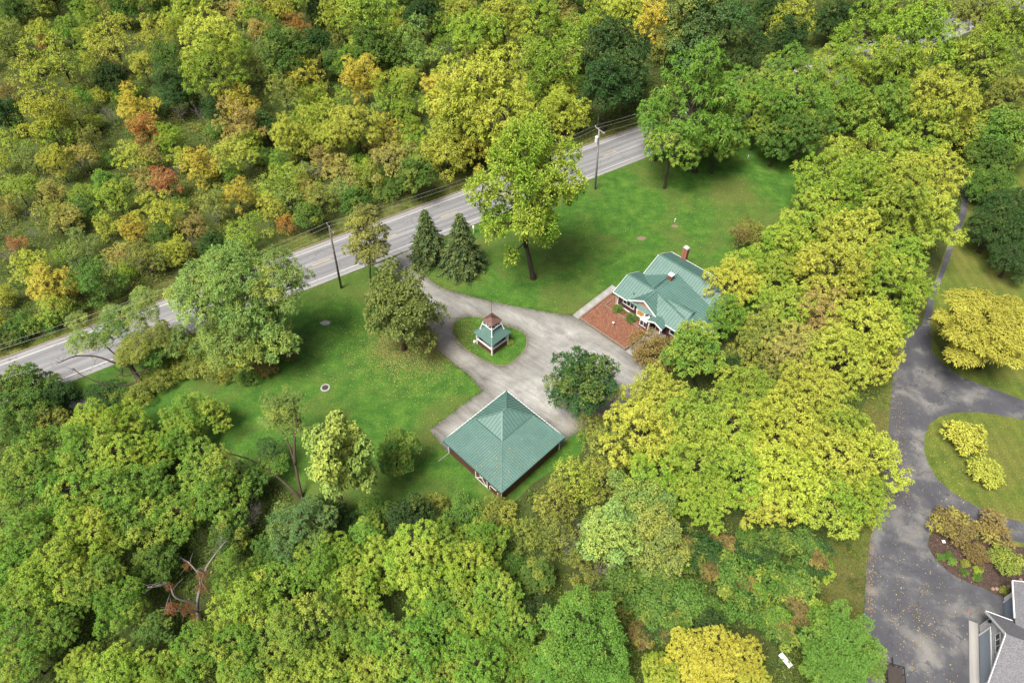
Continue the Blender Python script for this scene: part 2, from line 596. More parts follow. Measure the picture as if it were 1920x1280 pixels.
def fine_sheet(name, pts, z, mat, edges, grid=0.55):
    """A sheet with inner vertices that know how far the grass edge is (dirt collects there)."""
    from mathutils.geometry import delaunay_2d_cdt
    P = []
    for i, a in enumerate(pts):
        b = pts[(i + 1) % len(pts)]
        n = max(1, int((b - a).length / grid))
        P += [a.lerp(b, j / n) for j in range(n)]
    nb = len(P)
    poly = [(p.x, p.y) for p in P]
    x0, x1 = min(p.x for p in P), max(p.x for p in P)
    y0, y1 = min(p.y for p in P), max(p.y for p in P)
    rng = random.Random(2)
    x = x0
    while x < x1:
        y = y0
        while y < y1:
            q = Vector((x + rng.uniform(-.1, .1), y + rng.uniform(-.1, .1)))
            if in_poly(q.x, q.y, poly) and min((q - p).length for p in P[:nb]) > grid * 0.5:
                P.append(q)
            y += grid
        x += grid
    vs, _, fs, _, _, _ = delaunay_2d_cdt(P, [(i, (i + 1) % nb) for i in range(nb)], [], 1, 1e-4)
    me = bpy.data.meshes.new(name)
    me.from_pydata([(v.x, v.y, z) for v in vs], [], [tuple(f) for f in fs])
    E = [(e[i], e[i + 1]) for e in edges for i in range(len(e) - 1)]
    A = np.array([[a.x, a.y] for a, _ in E])
    D = np.array([[b.x - a.x, b.y - a.y] for a, b in E])
    Q = np.array([[v.x, v.y] for v in vs])
    t = np.clip(((Q[:, None] - A[None]) * D[None]).sum(2) / ((D ** 2).sum(1)[None] + 1e-9), 0, 1)
    dist = np.sqrt((((A[None] + t[..., None] * D[None]) - Q[:, None]) ** 2).sum(2)).min(1)
    at_ = me.attributes.new('edge', 'FLOAT', 'POINT')
    at_.data.foreach_set('value', dist.astype(np.float32))
    me.materials.append(mat)
    me.update()
    o = bpy.data.objects.new(name, me)
    COL.objects.link(o)
    o['kind'] = 'structure'
    return o


def pix(*pts):
    return [at(*p).xy for p in pts]


def in_poly(x, y, poly):
    c = False
    j = len(poly) - 1
    for i in range(len(poly)):
        xi, yi = poly[i]
        xj, yj = poly[j]
        if (yi > y) != (yj > y) and x < (xj - xi) * (y - yi) / (yj - yi) + xi:
            c = not c
        j = i
    return c


# ------------------------------------------------------------------ the ground, road and drives
g = MB()
g.add([(-3000, -3000, 0), (3000, -3000, 0), (3000, 3000, 0), (-3000, 3000, 0)], [(0, 1, 2, 3)])
g.build('ground', M['ground'])['kind'] = 'structure'

near_a, near_b = at(103, 713).xy, at(1217, 287).xy
far_a, far_b = at(0, 687).xy, at(1087, 283).xy
rd = ((near_b - near_a).normalized() + (far_b - far_a).normalized()).normalized()
rn = Vector((-rd.y, rd.x))
near_c, far_c = (near_a + near_b) / 2, (far_a + far_b) / 2
lane = (far_c - near_c).dot(rn)
rc = near_c + rn * lane / 2
ROADROT = math.atan2(rd.y, rd.x)


def road_pt(s, o):
    return rc + rd * s + rn * o


road_root = empty('road', (rc.x, rc.y, 0), ROADROT)
road_root['kind'] = 'structure'
MB().add([(-260, -lane / 2 - 1.05, 0.02), (320, -lane / 2 - 1.05, 0.02), (320, lane / 2 + 0.95, 0.02), (-260, lane / 2 + 0.95, 0.02)], [(0, 1, 2, 3)]).build('asphalt', M['road'], road_root)
for s_ in (-1, 1):
    mb = MB()
    x = -120.0
    rng = random.Random(5)
    while x < 150:
        L = rng.uniform(2.0, 6.5)
        mb.add([(x, s_ * lane / 2 - 0.07, 0.026), (x + L, s_ * lane / 2 - 0.07, 0.026), (x + L, s_ * lane / 2 + 0.07, 0.026), (x, s_ * lane / 2 + 0.07, 0.026)], [(0, 1, 2, 3)])
        x += L + rng.uniform(0.02, 0.12)
    mb.build('edge_line', M['whiteline'], road_root)


def road_s(px, py):
    return (at(px, py).xy - rc).dot(rd)


dash_mesh = MB().add([(-1.5, -0.06, 0.026), (1.5, -0.06, 0.026), (1.5, 0.06, 0.026), (-1.5, 0.06, 0.026)], [(0, 1, 2, 3)]).mesh('centre_dash', M['yellowline'])
s0 = road_s(728, 447)
s1 = road_s(1143, 288)
step = (s1 - s0) / max(1, round((s1 - s0) / 12.0))
for k in range(-7, 10):
    o = bpy.data.objects.new('centre_dash', dash_mesh)
    o.parent = road_root
    o.location = (s0 + k * step, 0, 0)
    COL.objects.link(o)
# low weathered kerb along the wooded side
kb = MB()
for k in range(-60, 90):
    rng = random.Random(k)
    kb.box(k * 2.0, k * 2.0 + 1.96, lane / 2 + 0.96, lane / 2 + 1.14, 0.0, 0.13 + rng.uniform(-0.03, 0.02))
ko = kb.build('kerb', M['kerb'], road_root, kind='stuff')

yaw = lambda s, o: tuple(road_pt(s, o))
sheet('verge', [yaw(-120, lane / 2 + 1.15), yaw(150, lane / 2 + 1.15), yaw(150, lane / 2 + 4.2), yaw(60, lane / 2 + 3.6), yaw(0, lane / 2 + 5.0), yaw(-60, lane / 2 + 4.6), yaw(-120, lane / 2 + 5)], 0.008, M['verge'], 0.25, 3)

LAWN_L = pix((60, 745), (112, 722), (200, 686), (400, 612), (560, 550), (640, 519), (700, 496), (742, 482), (770, 528), (790, 590), (805, 625), (820, 655), (850, 682), (880, 705), (904, 732), (806, 805), (834, 842), (900, 800), (1060, 800), (1110, 790), (1090, 850), (1000, 905), (960, 945), (900, 955), (840, 945), (760, 940), (700, 955), (640, 960), (560, 930), (430, 850), (350, 790), (250, 800), (140, 775))
sheet('lawn', LAWN_L, 0.012, M['lawn'], 0.06, 11)
LAWN_R = pix((776, 476), (785, 503), (806, 526), (830, 541), (900, 560), (960, 573), (1030, 586), (1075, 592), (1146, 535), (1200, 600), (1360, 640), (1430, 560), (1450, 440), (1520, 320), (1540, 250), (1440, 205), (1225, 288), (1070, 351), (910, 416))
sheet('lawn', LAWN_R, 0.0121, M['lawn'], 0.06, 12)
edge_near = [yaw(s_, -lane / 2 - 1.06) for s_ in (-62, -50, -40, -20, 0, 20, 40)]
DRIVE = pix((700, 498), (742, 481), (776, 466), (786, 503), (808, 527), (832, 541), (900, 560), (960, 573), (1030, 586), (1076, 592), (1176, 651), (1215, 690), (1210, 740), (1150, 775), (1100, 800), (1068, 818), (1040, 850), (940, 850), (836, 845), (805, 806), (903, 733), (882, 705), (850, 681), (820, 655), (805, 625), (790, 590), (770, 555), (745, 520))
ISLAND = pix((849, 616), (851, 607), (859, 599), (877, 594), (897, 595), (918, 599), (941, 607), (959, 614), (975, 620), (984, 627), (988, 638), (985, 653), (976, 665), (959, 680), (948, 685), (935, 685), (912, 677), (883, 661), (868, 650), (853, 631))
sheet('island_lawn', ISLAND, 0.045, M['lawn'], 0.03, 14, 3)
fine_sheet('driveway', DRIVE, 0.0165, M['drive'], [DRIVE[3:18], DRIVE[18:25], DRIVE[25:], spline([(p.x, p.y) for p in ISLAND], 2)])
mb = MB()
isl = spline([(p.x, p.y) for p in ISLAND], 3)
for i, p in enumerate(isl):
    q = isl[(i + 1) % len(isl)]
    mb.bar((p.x, p.y, 0.025), (q.x, q.y, 0.025), 0.10, 0.045)
mb.build('island_edging', M['timber'], kind='structure')

# right-hand property
SEALED = pix((1808, 330), (1800, 400), (1779, 452), (1765, 500), (1741, 558), (1728, 610), (1700, 625), (1681, 646), (1675, 702), (1671, 747), (1667, 792), (1661, 860), (1649, 935), (1632, 1010), (1625, 1061), (1622, 1101), (1620, 1142), (1618, 1180), (1612, 1240), (1606, 1330), (1990, 1330), (1990, 1100), (1865, 1113), (1842, 1101), (1814, 1091), (1783, 1075), (1759, 1054), (1745, 1034), (1739, 1020), (1745, 992), (1800, 998), (1860, 1010), (1990, 1025), (1990, 1000), (1920, 980), (1862, 963), (1825, 946), (1787, 924), (1757, 897), (1741, 871), (1733, 845), (1733, 819), (1742, 796), (1761, 781), (1787, 774), (1825, 772), (1862, 776), (1990, 800), (1990, 775), (1920, 750), (1840, 721), (1802, 706), (1769, 684), (1748, 661), (1744, 615), (1752, 558), (1778, 495), (1790, 455), (1812, 402), (1822, 330))
MOWN = pix((1815, 320), (1800, 400), (1779, 452), (1741, 560), (1730, 700), (1725, 820), (1735, 1000), (1900, 1040), (2100, 1050), (2100, 300))
sheet('mown_lawn', MOWN, 0.006, M['mown'], 0.0, 15)
STRIP = pix((1745, 540), (1725, 600), (1681, 640), (1672, 750), (1660, 870), (1640, 980), (1626, 1060), (1618, 1180), (1606, 1330), (1560, 1330), (1545, 1200), (1540, 1080), (1570, 960), (1590, 860), (1620, 760), (1650, 660), (1700, 560))
sheet('grass_strip', STRIP, 0.0065, M['verge'], 0.2, 16)
sheet('side_driveway', SEALED, 0.014, M['sealed'], 0.05, 17)
BED = pix((1739, 1020), (1748, 996), (1775, 1002), (1810, 1008), (1860, 1018), (1990, 1035), (1990, 1100), (1885, 1122), (1865, 1113), (1842, 1101), (1814, 1091), (1783, 1075), (1759, 1054), (1745, 1034))
sheet('planting_bed', BED, 0.03, M['bed'], 0.05, 18)


# ------------------------------------------------------------------ roofs
def roof_plane(mb, seam, poly, eave_dir, spacing=0.42, thick=0.07, h=0.045, wd=0.045, seams=True):
    """A flat roof slope with raised standing seams running down the slope."""
    P = [Vector(p) for p in poly]
    mb.slab(P, thick)
    nrm = (P[1] - P[0]).cross(P[2] - P[0]).normalized()
    if nrm.z < 0:
        nrm = -nrm
    e = Vector(eave_dir)
    e = (e - nrm * e.dot(nrm)).normalized()
    d = nrm.cross(e).normalized()
    o = P[0]
    uv = [((p - o).dot(e), (p - o).dot(d)) for p in P]
    lo, hi = min(u for u, _ in uv), max(u for u, _ in uv)
    k = lo + spacing / 2
    while seams and k < hi:
        cr = []
        for i in range(len(uv)):
            (u0, v0), (u1, v1) = uv[i], uv[(i + 1) % len(uv)]
            if (u0 - k) * (u1 - k) < 0:
                cr.append(v0 + (v1 - v0) * (k - u0) / (u1 - u0))
        cr.sort()
        for a, b in zip(cr[::2], cr[1::2]):
            if b - a > 0.15:
                pa, pb = o + e * k + d * a + nrm * h / 2, o + e * k + d * b + nrm * h / 2
                seam.bar(pa, pb, wd, h, nrm)
        k += spacing


def cap_strip(mb, a, b, wd=0.2, h=0.05):
    mb.bar(Vector(a) + Vector((0, 0, 0.03)), Vector(b) + Vector((0, 0, 0.03)), wd, h)


def window_on(parent, mx, wdt, hgt, panes=1, frame_w=0.09, glass='glass', rows=1):
    """A framed window in the local plane x (across), z (up), y outward negative; mx places it."""
    fr = MB()
    fr.box(-frame_w, wdt + frame_w, -0.05, 0.03, -frame_w, 0, mx)
    fr.box(-frame_w, wdt + frame_w, -0.05, 0.03, hgt, hgt + frame_w, mx)
    for k in range(panes + 1):
        x = wdt * k / panes
        ww = frame_w if k in (0, panes) else frame_w * 0.8
        x0 = x - ww if k == 0 else (x if k == panes else x - ww / 2)
        fr.box(x0, x0 + ww, -0.052, 0.032, 0, hgt, mx)
    for r in range(1, rows):
        fr.box(0, wdt, -0.045, 0.02, hgt * r / rows - 0.025, hgt * r / rows + 0.025, mx)
    wo = fr.build('window', M['white'], parent)
    for k in range(panes):
        a, b = wdt * k / panes + 0.02, wdt * (k + 1) / panes - 0.02
        MB().box(a, b, -0.018, 0.0, 0.0, hgt, mx).build('pane', M[glass], wo)
    return wo


# ------------------------------------------------------------------ the house
RZ = R_(-45)
house = empty('house', (14.77, 68.07, 0), RZ)
tag(house, 'low red-brown shingled house under a green standing-seam metal roof', 'house')


def Hp(u, v, z):
    """House frame: u along the front, v towards the mulch bed."""
    return (u, -v, z)


wl = MB()
wl.box(0, 10.0, 0, 4.9, 0, 2.75)
wl.box(0.75, 12.2, 4.9, 11.2, 0, 3.0)
wl.add([Hp(-0.005, 0, 2.7), Hp(-0.005, -4.9, 2.7), Hp(-0.005, -2.45, 3.8)], [(0, 1, 2)])
wl.add([Hp(0.745, -4.9, 3), Hp(0.745, -11.2, 3), Hp(0.745, -8.2, 4.5)], [(0, 1, 2)])
wl.box(10.0, 13.3, 1.0, 4.9, 0, 2.7)
wl.build('wall', M['redwall'], house)
MB().box(-0.06, 5.0, -0.07, 0.0, 0.0, 0.34).box(-0.06, 0.0, 0.0, 4.9, 0, 0.34).build('base_board', M['white'], house)
MB().box(-0.04, 0.10, -0.04, 0.10, 0.34, 2.6).build('corner_board', M['white'], house)

rf, sm = MB(), MB()
E_ = (1, 0, 0)
V_ = (0, 1, 0)
# front wing
roof_plane(rf, sm, [Hp(-0.62, 0.5, 2.58), Hp(10.2, 0.5, 2.58), Hp(10.2, -2.42, 3.95), Hp(-0.62, -2.42, 3.95)], E_)
roof_plane(rf, sm, [Hp(-0.62, -5.3, 2.62), Hp(10.2, -5.3, 2.62), Hp(10.2, -2.42, 3.949), Hp(-0.62, -2.42, 3.949)], E_)
# main block
roof_plane(rf, sm, [Hp(0.3, -4.95, 3.0), Hp(12.6, -4.95, 3.0), Hp(12.6, -8.2, 4.62), Hp(0.3, -8.2, 4.62)], E_)
roof_plane(rf, sm, [Hp(0.3, -11.55, 2.98), Hp(12.6, -11.55, 2.98), Hp(12.6, -8.2, 4.619), Hp(0.3, -8.2, 4.619)], E_)
# cross gable: steep strip at the front, shallow planes behind
roof_plane(rf, sm, [Hp(4.3, 0.35, 4.12), Hp(1.95, 0.35, 2.62), Hp(1.95, -0.2, 2.62), Hp(3.35, -2.5, 3.515), Hp(3.35, -7.0, 3.515), Hp(4.3, -7.6, 4.12)], V_)
roof_plane(rf, sm, [Hp(4.3, 0.35, 4.119), Hp(6.65, 0.35, 2.62), Hp(6.65, -0.2, 2.62), Hp(5.0, -2.2, 3.67), Hp(4.3, -2.4, 4.119)], V_)
roof_plane(rf, sm, [Hp(0.5, -4.75, 2.93), Hp(3.4, -2.6, 3.80), Hp(3.6, -2.6, 3.86), Hp(3.6, -6.6, 3.86), Hp(0.5, -5.2, 2.93)], V_)
roof_plane(rf, sm, [Hp(4.3, -7.4, 4.11), Hp(4.3, -2.3, 4.11), Hp(10.2, -1.2, 3.443), Hp(13.7, -0.9, 3.045), Hp(13.7, -4.9, 3.045), Hp(10.0, -5.9, 3.464)], V_)
# porch roof
roof_plane(rf, sm, [Hp(7.2, 1.55, 3.02), Hp(7.2, 0.1, 3.02), Hp(5.95, 0.1, 2.45), Hp(5.95, 1.55, 2.45)], V_)
roof_plane(rf, sm, [Hp(7.2, 1.55, 3.019), Hp(7.2, 0.1, 3.019), Hp(8.45, 0.1, 2.45), Hp(8.45, 1.55, 2.45)], V_)
ro = rf.build('roof', M['roofmetal'], house)
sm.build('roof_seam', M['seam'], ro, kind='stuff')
rg = MB()
cap_strip(rg, Hp(-0.64, -2.42, 3.95), Hp(4.0, -2.42, 3.95))
cap_strip(rg, Hp(5.6, -2.42, 3.95), Hp(10.22, -2.42, 3.95))
cap_strip(rg, Hp(0.28, -8.2, 4.62), Hp(12.62, -8.2, 4.62))
cap_strip(rg, Hp(4.3, 0.37, 4.12), Hp(4.3, -7.4, 4.13))
cap_strip(rg, Hp(7.2, 1.57, 3.02), Hp(7.2, 0.0, 3.02), 0.14)
rg.build('ridge_cap', M['roofmetal'], ro)
class Each:
    """Like MB, but every bar becomes an object of its own."""
    def __init__(s, name, mat, parent):
        s.n, s.m, s.p = name, mat, parent

    def bar(s, *a):
        MB().bar(*a).build(s.n, s.m, s.p)


fa = Each('fascia', M['white'], house)
for a, b in ((Hp(1.93, 0.40, 2.57), Hp(4.3, 0.40, 4.07)), (Hp(4.3, 0.40, 4.07), Hp(6.67, 0.40, 2.57)),
             (Hp(5.93, 1.60, 2.40), Hp(7.2, 1.60, 2.97)), (Hp(7.2, 1.60, 2.97), Hp(8.47, 1.60, 2.40))):
    fa.bar(a, b, 0.06, 0.22)
fa.bar(Hp(-0.62, 0.55, 2.5), Hp(1.9, 0.55, 2.5), 0.08, 0.13)
fa.bar(Hp(6.8, 0.55, 2.5), Hp(10.2, 0.55, 2.5), 0.08, 0.13)
fa.bar(Hp(-0.64, 0.5, 2.51), Hp(-0.64, -2.42, 3.88), 0.04, 0.14)
fa.bar(Hp(-0.64, -5.3, 2.55), Hp(-0.64, -2.42, 3.88), 0.04, 0.14)
fa.bar(Hp(0.28, -4.95, 2.93), Hp(0.28, -8.2, 4.55), 0.04, 0.16)
fa.bar(Hp(0.28, -11.55, 2.91), Hp(0.28, -8.2, 4.55), 0.04, 0.16)
fa.bar(Hp(0.3, -11.6, 2.92), Hp(12.6, -11.6, 2.92), 0.08, 0.13)
fa.bar(Hp(13.74, -0.9, 2.97), Hp(13.74, -4.9, 2.97), 0.06, 0.16)
# front gable wall under the cross gable
gw = MB()
gw.slab([Hp(2.1, 0.12, 2.62), Hp(6.5, 0.12, 2.62), Hp(4.3, 0.12, 4.0)], 0.001)
gw = MB()
pr = [(2.15, 2.4), (6.45, 2.4), (6.45, 2.62), (4.3, 3.98), (2.15, 2.62)]
n_ = len(pr)
gw.add([Hp(u, 0.10, z) for u, z in pr] + [Hp(u, -0.02, z) for u, z in pr], [tuple(range(n_)), tuple(range(2 * n_ - 1, n_ - 1, -1))] + [(i, i + n_, (i + 1) % n_ + n_, (i + 1) % n_) for i in range(n_)])
gw.build('gable_wall', mat_plain('weathered_gable_board', (0.42, 0.25, 0.19), 0.8, 0, 0.3, 3), house)
dp = MB()
dp.tube([Hp(-0.3, 0.5, 2.45), Hp(-0.3, 0.2, 2.2), Hp(-0.12, 0.06, 0.3), Hp(-0.12, 0.2, 0.1)], [0.05] * 4, 6)
dp.build('downspout', M['white'], house)
T = Matrix.Translation
window_on(house, T(Vector(Hp(1.0, 0.03, 1.25))), 1.75, 0.95, 3, 0.11)
# bay window under the gable
bay = MB()
bp = [(3.35, 0.10), (3.75, 0.62), (5.0, 0.62), (5.4, 0.10)]
for z0, z1, gsz in ((1.18, 1.42, 0.05), (2.32, 2.48, 0.05)):
    n4 = len(bp)
    bay.add([Hp(u, v + gsz, z0) for u, v in bp] + [Hp(u, v + gsz, z1) for u, v in bp], [tuple(reversed(range(n4))), tuple(range(n4, 2 * n4))] + [(i, (i + 1) % n4, (i + 1) % n4 + n4, i + n4) for i in range(n4)])
for u, v in bp:
    bay.box(u - 0.07, u + 0.07, -v - 0.07, -v + 0.07, 1.42, 2.32)
bo = bay.build('bay_window', M['white'], house)
for k, gl in ((0, 'glass'), (1, 'curtain'), (2, 'glass')):
    (u0, v0), (u1, v1) = bp[k], bp[k + 1]
    MB().add([Hp(u0, v0, 1.42), Hp(u1, v1, 1.42), Hp(u1, v1, 2.32), Hp(u0, v0, 2.32)], [(0, 1, 2, 3)]).build('pane', M[gl], bo)
MB().slab([Hp(3.3, 0.12, 2.75), Hp(3.72, 0.7, 2.5), Hp(5.03, 0.7, 2.5), Hp(5.45, 0.12, 2.75)], 0.04).build('hood', M['roofmetal'], bo)
# enclosed entry under the porch roof
en = MB()
en.box(4.75, 6.0, -1.15, 0.0, 0, 0.62)
en.box(6.0, 6.12, -1.45, 0.0, 0, 2.4)
en.build('entry_wall', M['redwood'], house)
MB().box(4.70, 6.06, -1.22, -0.002, 1.62, 1.72).build('entry_ledge', M['white'], house)
window_on(house, T(Vector(Hp(4.85, 1.17, 0.68))), 1.05, 0.85, 2, 0.10)
for u, v in ((6.35, 1.4), (8.15, 1.4)):
    bevel(MB().box(u - 0.09, u + 0.09, -v - 0.09, -v + 0.09, 0.0, 2.42).build('porch_post', M['white'], house), 0.015)
MB().box(6.05, 8.5, -1.7, 0.0, 0.02, 0.22).build('porch_floor', M['concrete'], house)
dr = MB().box(6.75, 7.65, -0.06, 0.0, 0.24, 2.25).build('door', M['redwood'], house)
MB().box(6.65, 6.745, -0.08, 0, 0.24, 2.34).box(7.655, 7.75, -0.08, 0, 0.24, 2.34).box(6.745, 7.655, -0.08, 0, 2.255, 2.34).build('door_frame', M['white'], dr)
window_on(house, T(Vector(Hp(8.9, 0.03, 1.1))), 0.8, 0.95, 1, 0.1)
ch = MB().box(4.0, 4.58, 5.25, 5.83, 3.6, 4.95).build('small_chimney', M['brick'], house)
MB().box(3.95, 4.63, 5.20, 5.88, 4.95, 5.06).box(4.1, 4.48, 5.35, 5.73, 5.06, 5.22).build('chimney_cap', M['white'], ch)
ch = MB().box(2.02, 2.78, 11.42, 12.05, 0.0, 4.85).build('tall_chimney', M['brick'], house)
MB().box(1.97, 2.83, 11.37, 12.10, 4.85, 4.95).build('chimney_cap', M['concrete'], ch)
MB().box(2.16, 2.64, 11.52, 11.95, 4.95, 5.08).build('flue', M['white'], ch)
mb = MB()
mb.tube([Hp(2.0, -0.6, 3.05), Hp(2.0, -0.6, 3.4)], [0.06, 0.06], 8)
mb.build('roof_vent', M['iron'], house)

# ------------------------------------------------------------------ mulch bed with timbers beside the house
bed = empty('mulch_bed', (14.77, 68.07, 0), RZ)
bed['kind'] = 'structure'
mb = MB()
rng = random.Random(8)
nx, ny = 34, 30
for i in range(nx + 1):
    for j in range(ny + 1):
        u, v = -1.85 + 7.85 * i / nx, -1.1 + 6.75 * j / ny
        mb.v.append(Hp(u, v, 0.17 + rng.uniform(-0.03, 0.03)))
for i in range(nx):
    for j in range(ny):
        u, v = -1.85 + 7.85 * (i + .5) / nx, -1.1 + 6.75 * (j + .5) / ny
        if u > -0.1 and v < -0.05:
            continue
        a = i * (ny + 1) + j
        mb.f.append((a, a + 1, a + ny + 2, a + ny + 1))
mb.build('mulch', M['mulch'], bed)


def timber(a, b, wdt=0.18, hgt=0.28, z=None):
    o = MB().bar((*Hp(*a, 0)[:2], hgt / 2), (*Hp(*b, 0)[:2], hgt / 2), wdt, hgt).build('timber', M['timber'], bed)
    bevel(o, 0.02)


for k in range(4):
    timber((-1.95 + 2.02 * k, 5.75), (-1.95 + 2.02 * k + 2.0, 5.75), 0.22, 0.36)
for k in range(3):
    timber((-1.95, -1.15 + 2.3 * k), (-1.95, -1.15 + 2.3 * k + 2.28), 0.2, 0.3)
for k in range(2):
    timber((6.08, 1.6 + 2.0 * k), (6.08, 1.6 + 2.0 * k + 1.98), 0.2, 0.3)
for k in range(3):
    timber((-1.05 + 2.05 * k, 1.42), (-1.05 + 2.05 * k + 2.03, 1.42), 0.2, 0.36)
timber((-1.1, 1.3), (-1.1, -0.1), 0.2, 0.34)
timber((5.1, 1.3), (4.6, 0.15), 0.18, 0.3)
mb = MB()
mb.tube([Hp(2.2, 3.6, 0.15), Hp(2.2, 3.6, 0.75)], [0.03, 0.03], 6)
pl = empty('path_light', (14.77, 68.07, 0), RZ)
tag(pl, 'small white garden light standing in the orange mulch bed', 'garden light')
mb.build('post', M['white'], pl)
MB().tube([Hp(2.2, 3.6, 0.75), Hp(2.2, 3.6, 0.82), Hp(2.2, 3.6, 0.95)], [0.16, 0.15, 0.03], 8).build('shade', M['white'], pl)
walk = empty('walkway', (14.77, 68.07, 0), RZ)
walk['kind'] = 'structure'
for k in range(5):
    bevel(MB().box(-3.15, -2.06, 2.7 - 1.72 * k + 0.03 - 0.0, 2.7 - 1.72 * k - 1.69, -0.05, 0.06).build('slab', M['concrete'], walk), 0.015)
for k in range(4):
    bevel(MB().box(6.3, 7.6, -1.75 - 1.05 * k - 1.02, -1.75 - 1.05 * k, -0.05, 0.06).build('slab', M['concrete'], walk), 0.015)

# ------------------------------------------------------------------ the garage
gar = empty('garage', (-0.918, 43.872, 0), RZ)
tag(gar, 'square red-brown garage with broad green metal roof beside the lawn', 'garage')
WX, WY, EZ, S1, S2, Y0 = 9.47, 10.12, 2.7, 0.10, 0.64, 4.5


def Gp(x, y, z):
    """x from the back-left eave, y from the front-left eave, z above the eave."""
    return (x - WX / 2, y - WY / 2, EZ + z)


z0 = S1 * Y0
kL, kR, fc = (z0 / S2, Y0, z0), (WX - Y0, WY - z0 / S2, z0), (WX - Y0, Y0, z0)
zx = (S2 * (WX - Y0) + z0) / 2
a1 = (zx / S2, Y0 + (zx - z0) / S2, zx)
a2 = (zx / S2, WY - zx / S2, zx)
rf, sm = MB(), MB()
roof_plane(rf, sm, [Gp(0, 0, 0), Gp(WX, 0, 0), Gp(*fc), Gp(*kL)], E_, 0.30, h=0.03, wd=0.04)
roof_plane(rf, sm, [Gp(WX, 0, 0), Gp(WX, WY, 0), Gp(*kR), Gp(*fc)], V_, 0.30, h=0.03, wd=0.04)
roof_plane(rf, sm, [Gp(*kL), Gp(*fc), Gp(*a1)], E_, 0.42)
roof_plane(rf, sm, [Gp(*fc), Gp(*kR), Gp(*a2), Gp(*a1)], V_, 0.42)
roof_plane(rf, sm, [Gp(0, 0, 0), Gp(*kL), Gp(*a1), Gp(*a2), Gp(0, WY, 0)], V_, 0.42)
roof_plane(rf, sm, [Gp(0, WY, 0), Gp(*a2), Gp(*kR), Gp(WX, WY, 0)], E_, 0.42)
ro = rf.build('roof', M['roofmetal'], gar)
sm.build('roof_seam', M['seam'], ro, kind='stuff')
rg = MB()
for a, b in (((0, 0, 0), kL), (kL, a1), (a1, a2), (a2, (0, WY, 0)), (a2, kR), (kR, (WX, WY, 0)), (a1, fc), (fc, (WX, 0, 0))):
    cap_strip(rg, Gp(*a), Gp(*b), 0.17, 0.05)
rg.build('hip_cap', M['roofmetal'], ro)
fl = MB()
fl.bar(Vector(Gp(*kL)) + Vector((0, -0.06, 0.02)), Vector(Gp(*fc)) + Vector((0, -0.06, 0.02)), 0.10, 0.05)
fl.bar(Vector(Gp(*fc)) + Vector((0.06, 0, 0.02)), Vector(Gp(*kR)) + Vector((0.06, 0, 0.02)), 0.10, 0.05)
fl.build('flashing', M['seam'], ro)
for a, b, gm in (((0, -0.03), (WX, -0.03), 'seam'), ((WX + 0.03, 0), (WX + 0.03, WY), 'seam'), ((WX, WY + 0.03), (0, WY + 0.03), 'white'), ((-0.03, WY), (-0.03, 0), 'white')):
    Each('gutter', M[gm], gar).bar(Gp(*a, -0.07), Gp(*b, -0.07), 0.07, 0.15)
mb = MB()
i_ = 0.42
mb.box(-WX / 2 + i_, WX / 2 - i_, -WY / 2 + i_, WY / 2 - i_, 0, EZ - 0.05)
mb.build('wall', M['redwood'], gar)
mb = MB()
k = -WX / 2 + i_ + 0.1
while k < WX / 2 - i_:
    mb.box(k, k + 0.05, -WY / 2 + i_ - 0.02, -WY / 2 + i_, 0.05, EZ - 0.2)
    k += 0.32
k = -WY / 2 + i_ + 0.1
while k < WY / 2 - i_:
    mb.box(WX / 2 - i_, WX / 2 - i_ + 0.02, k, k + 0.05, 0.05, EZ - 0.2)
    k += 0.32
mb.build('batten', M['redwood'], gar, kind='stuff')
yf = -WY / 2 + i_ - 0.06
x0, x1 = 0.15, 2.15
door = MB().box(x0, x1, yf + 0.012, yf + 0.05, 0.05, 2.3).build('barn_door', M['redwood'], gar)
db = MB()
wz = 0.12
db.box(x0, x1, yf - 0.02, yf + 0.01, 0.05, 0.05 + wz).box(x0, x1, yf - 0.02, yf + 0.01, 2.3 - wz, 2.3)
db.box(x0, x0 + wz, yf - 0.02, yf + 0.01, 0.05 + wz, 2.3 - wz).box(x1 - wz, x1, yf - 0.02, yf + 0.01, 0.05 + wz, 2.3 - wz)
db.bar((x0 + .1, yf - 0.002, 0.15), (x1 - .1, yf - 0.002, 2.2), 0.03, wz, (0, 0, 1))
db.bar((x0 + .1, yf - 0.007, 2.2), (x1 - .1, yf - 0.007, 0.15), 0.03, wz, (0, 0, 1))
db.build('door_brace', M['white'], door)
window_on(gar, T(Vector((2.75, yf + 0.03, 1.25))), 0.75, 0.65, 1, 0.08)
for x in (2.5, 3.75):
    MB().box(x - 0.05, x + 0.05, yf - 0.02, yf + 0.03, 0.2, 0.95).build('corner_trim', M['white'], gar)
for x, y in ((WX / 2 - 0.36, -WY / 2 + 0.36), (WX / 2 - 0.36, WY / 2 - 0.36), (-WX / 2 + 0.36, -WY / 2 + 0.36)):
    o_ = 0.09
    MB().tube([(x + (0.25 if x > 0 else -0.25), y + (0.25 if y > 0 else -0.25), EZ - 0.15), (x, y, EZ - 0.5), (x, y, 0.1)], [0.06] * 3, 6).build('downspout', M['white'], gar)
MB().tube([(-WX / 2 + 0.36, -WY / 2 + 0.3, 0.12), (-WX / 2 + 0.34, -WY / 2 - 0.5, 0.09), (-WX / 2 + 0.3, -WY / 2 - 1.3, 0.06)], [0.045] * 3, 6).build('drain_pipe', M['stone'], gar)

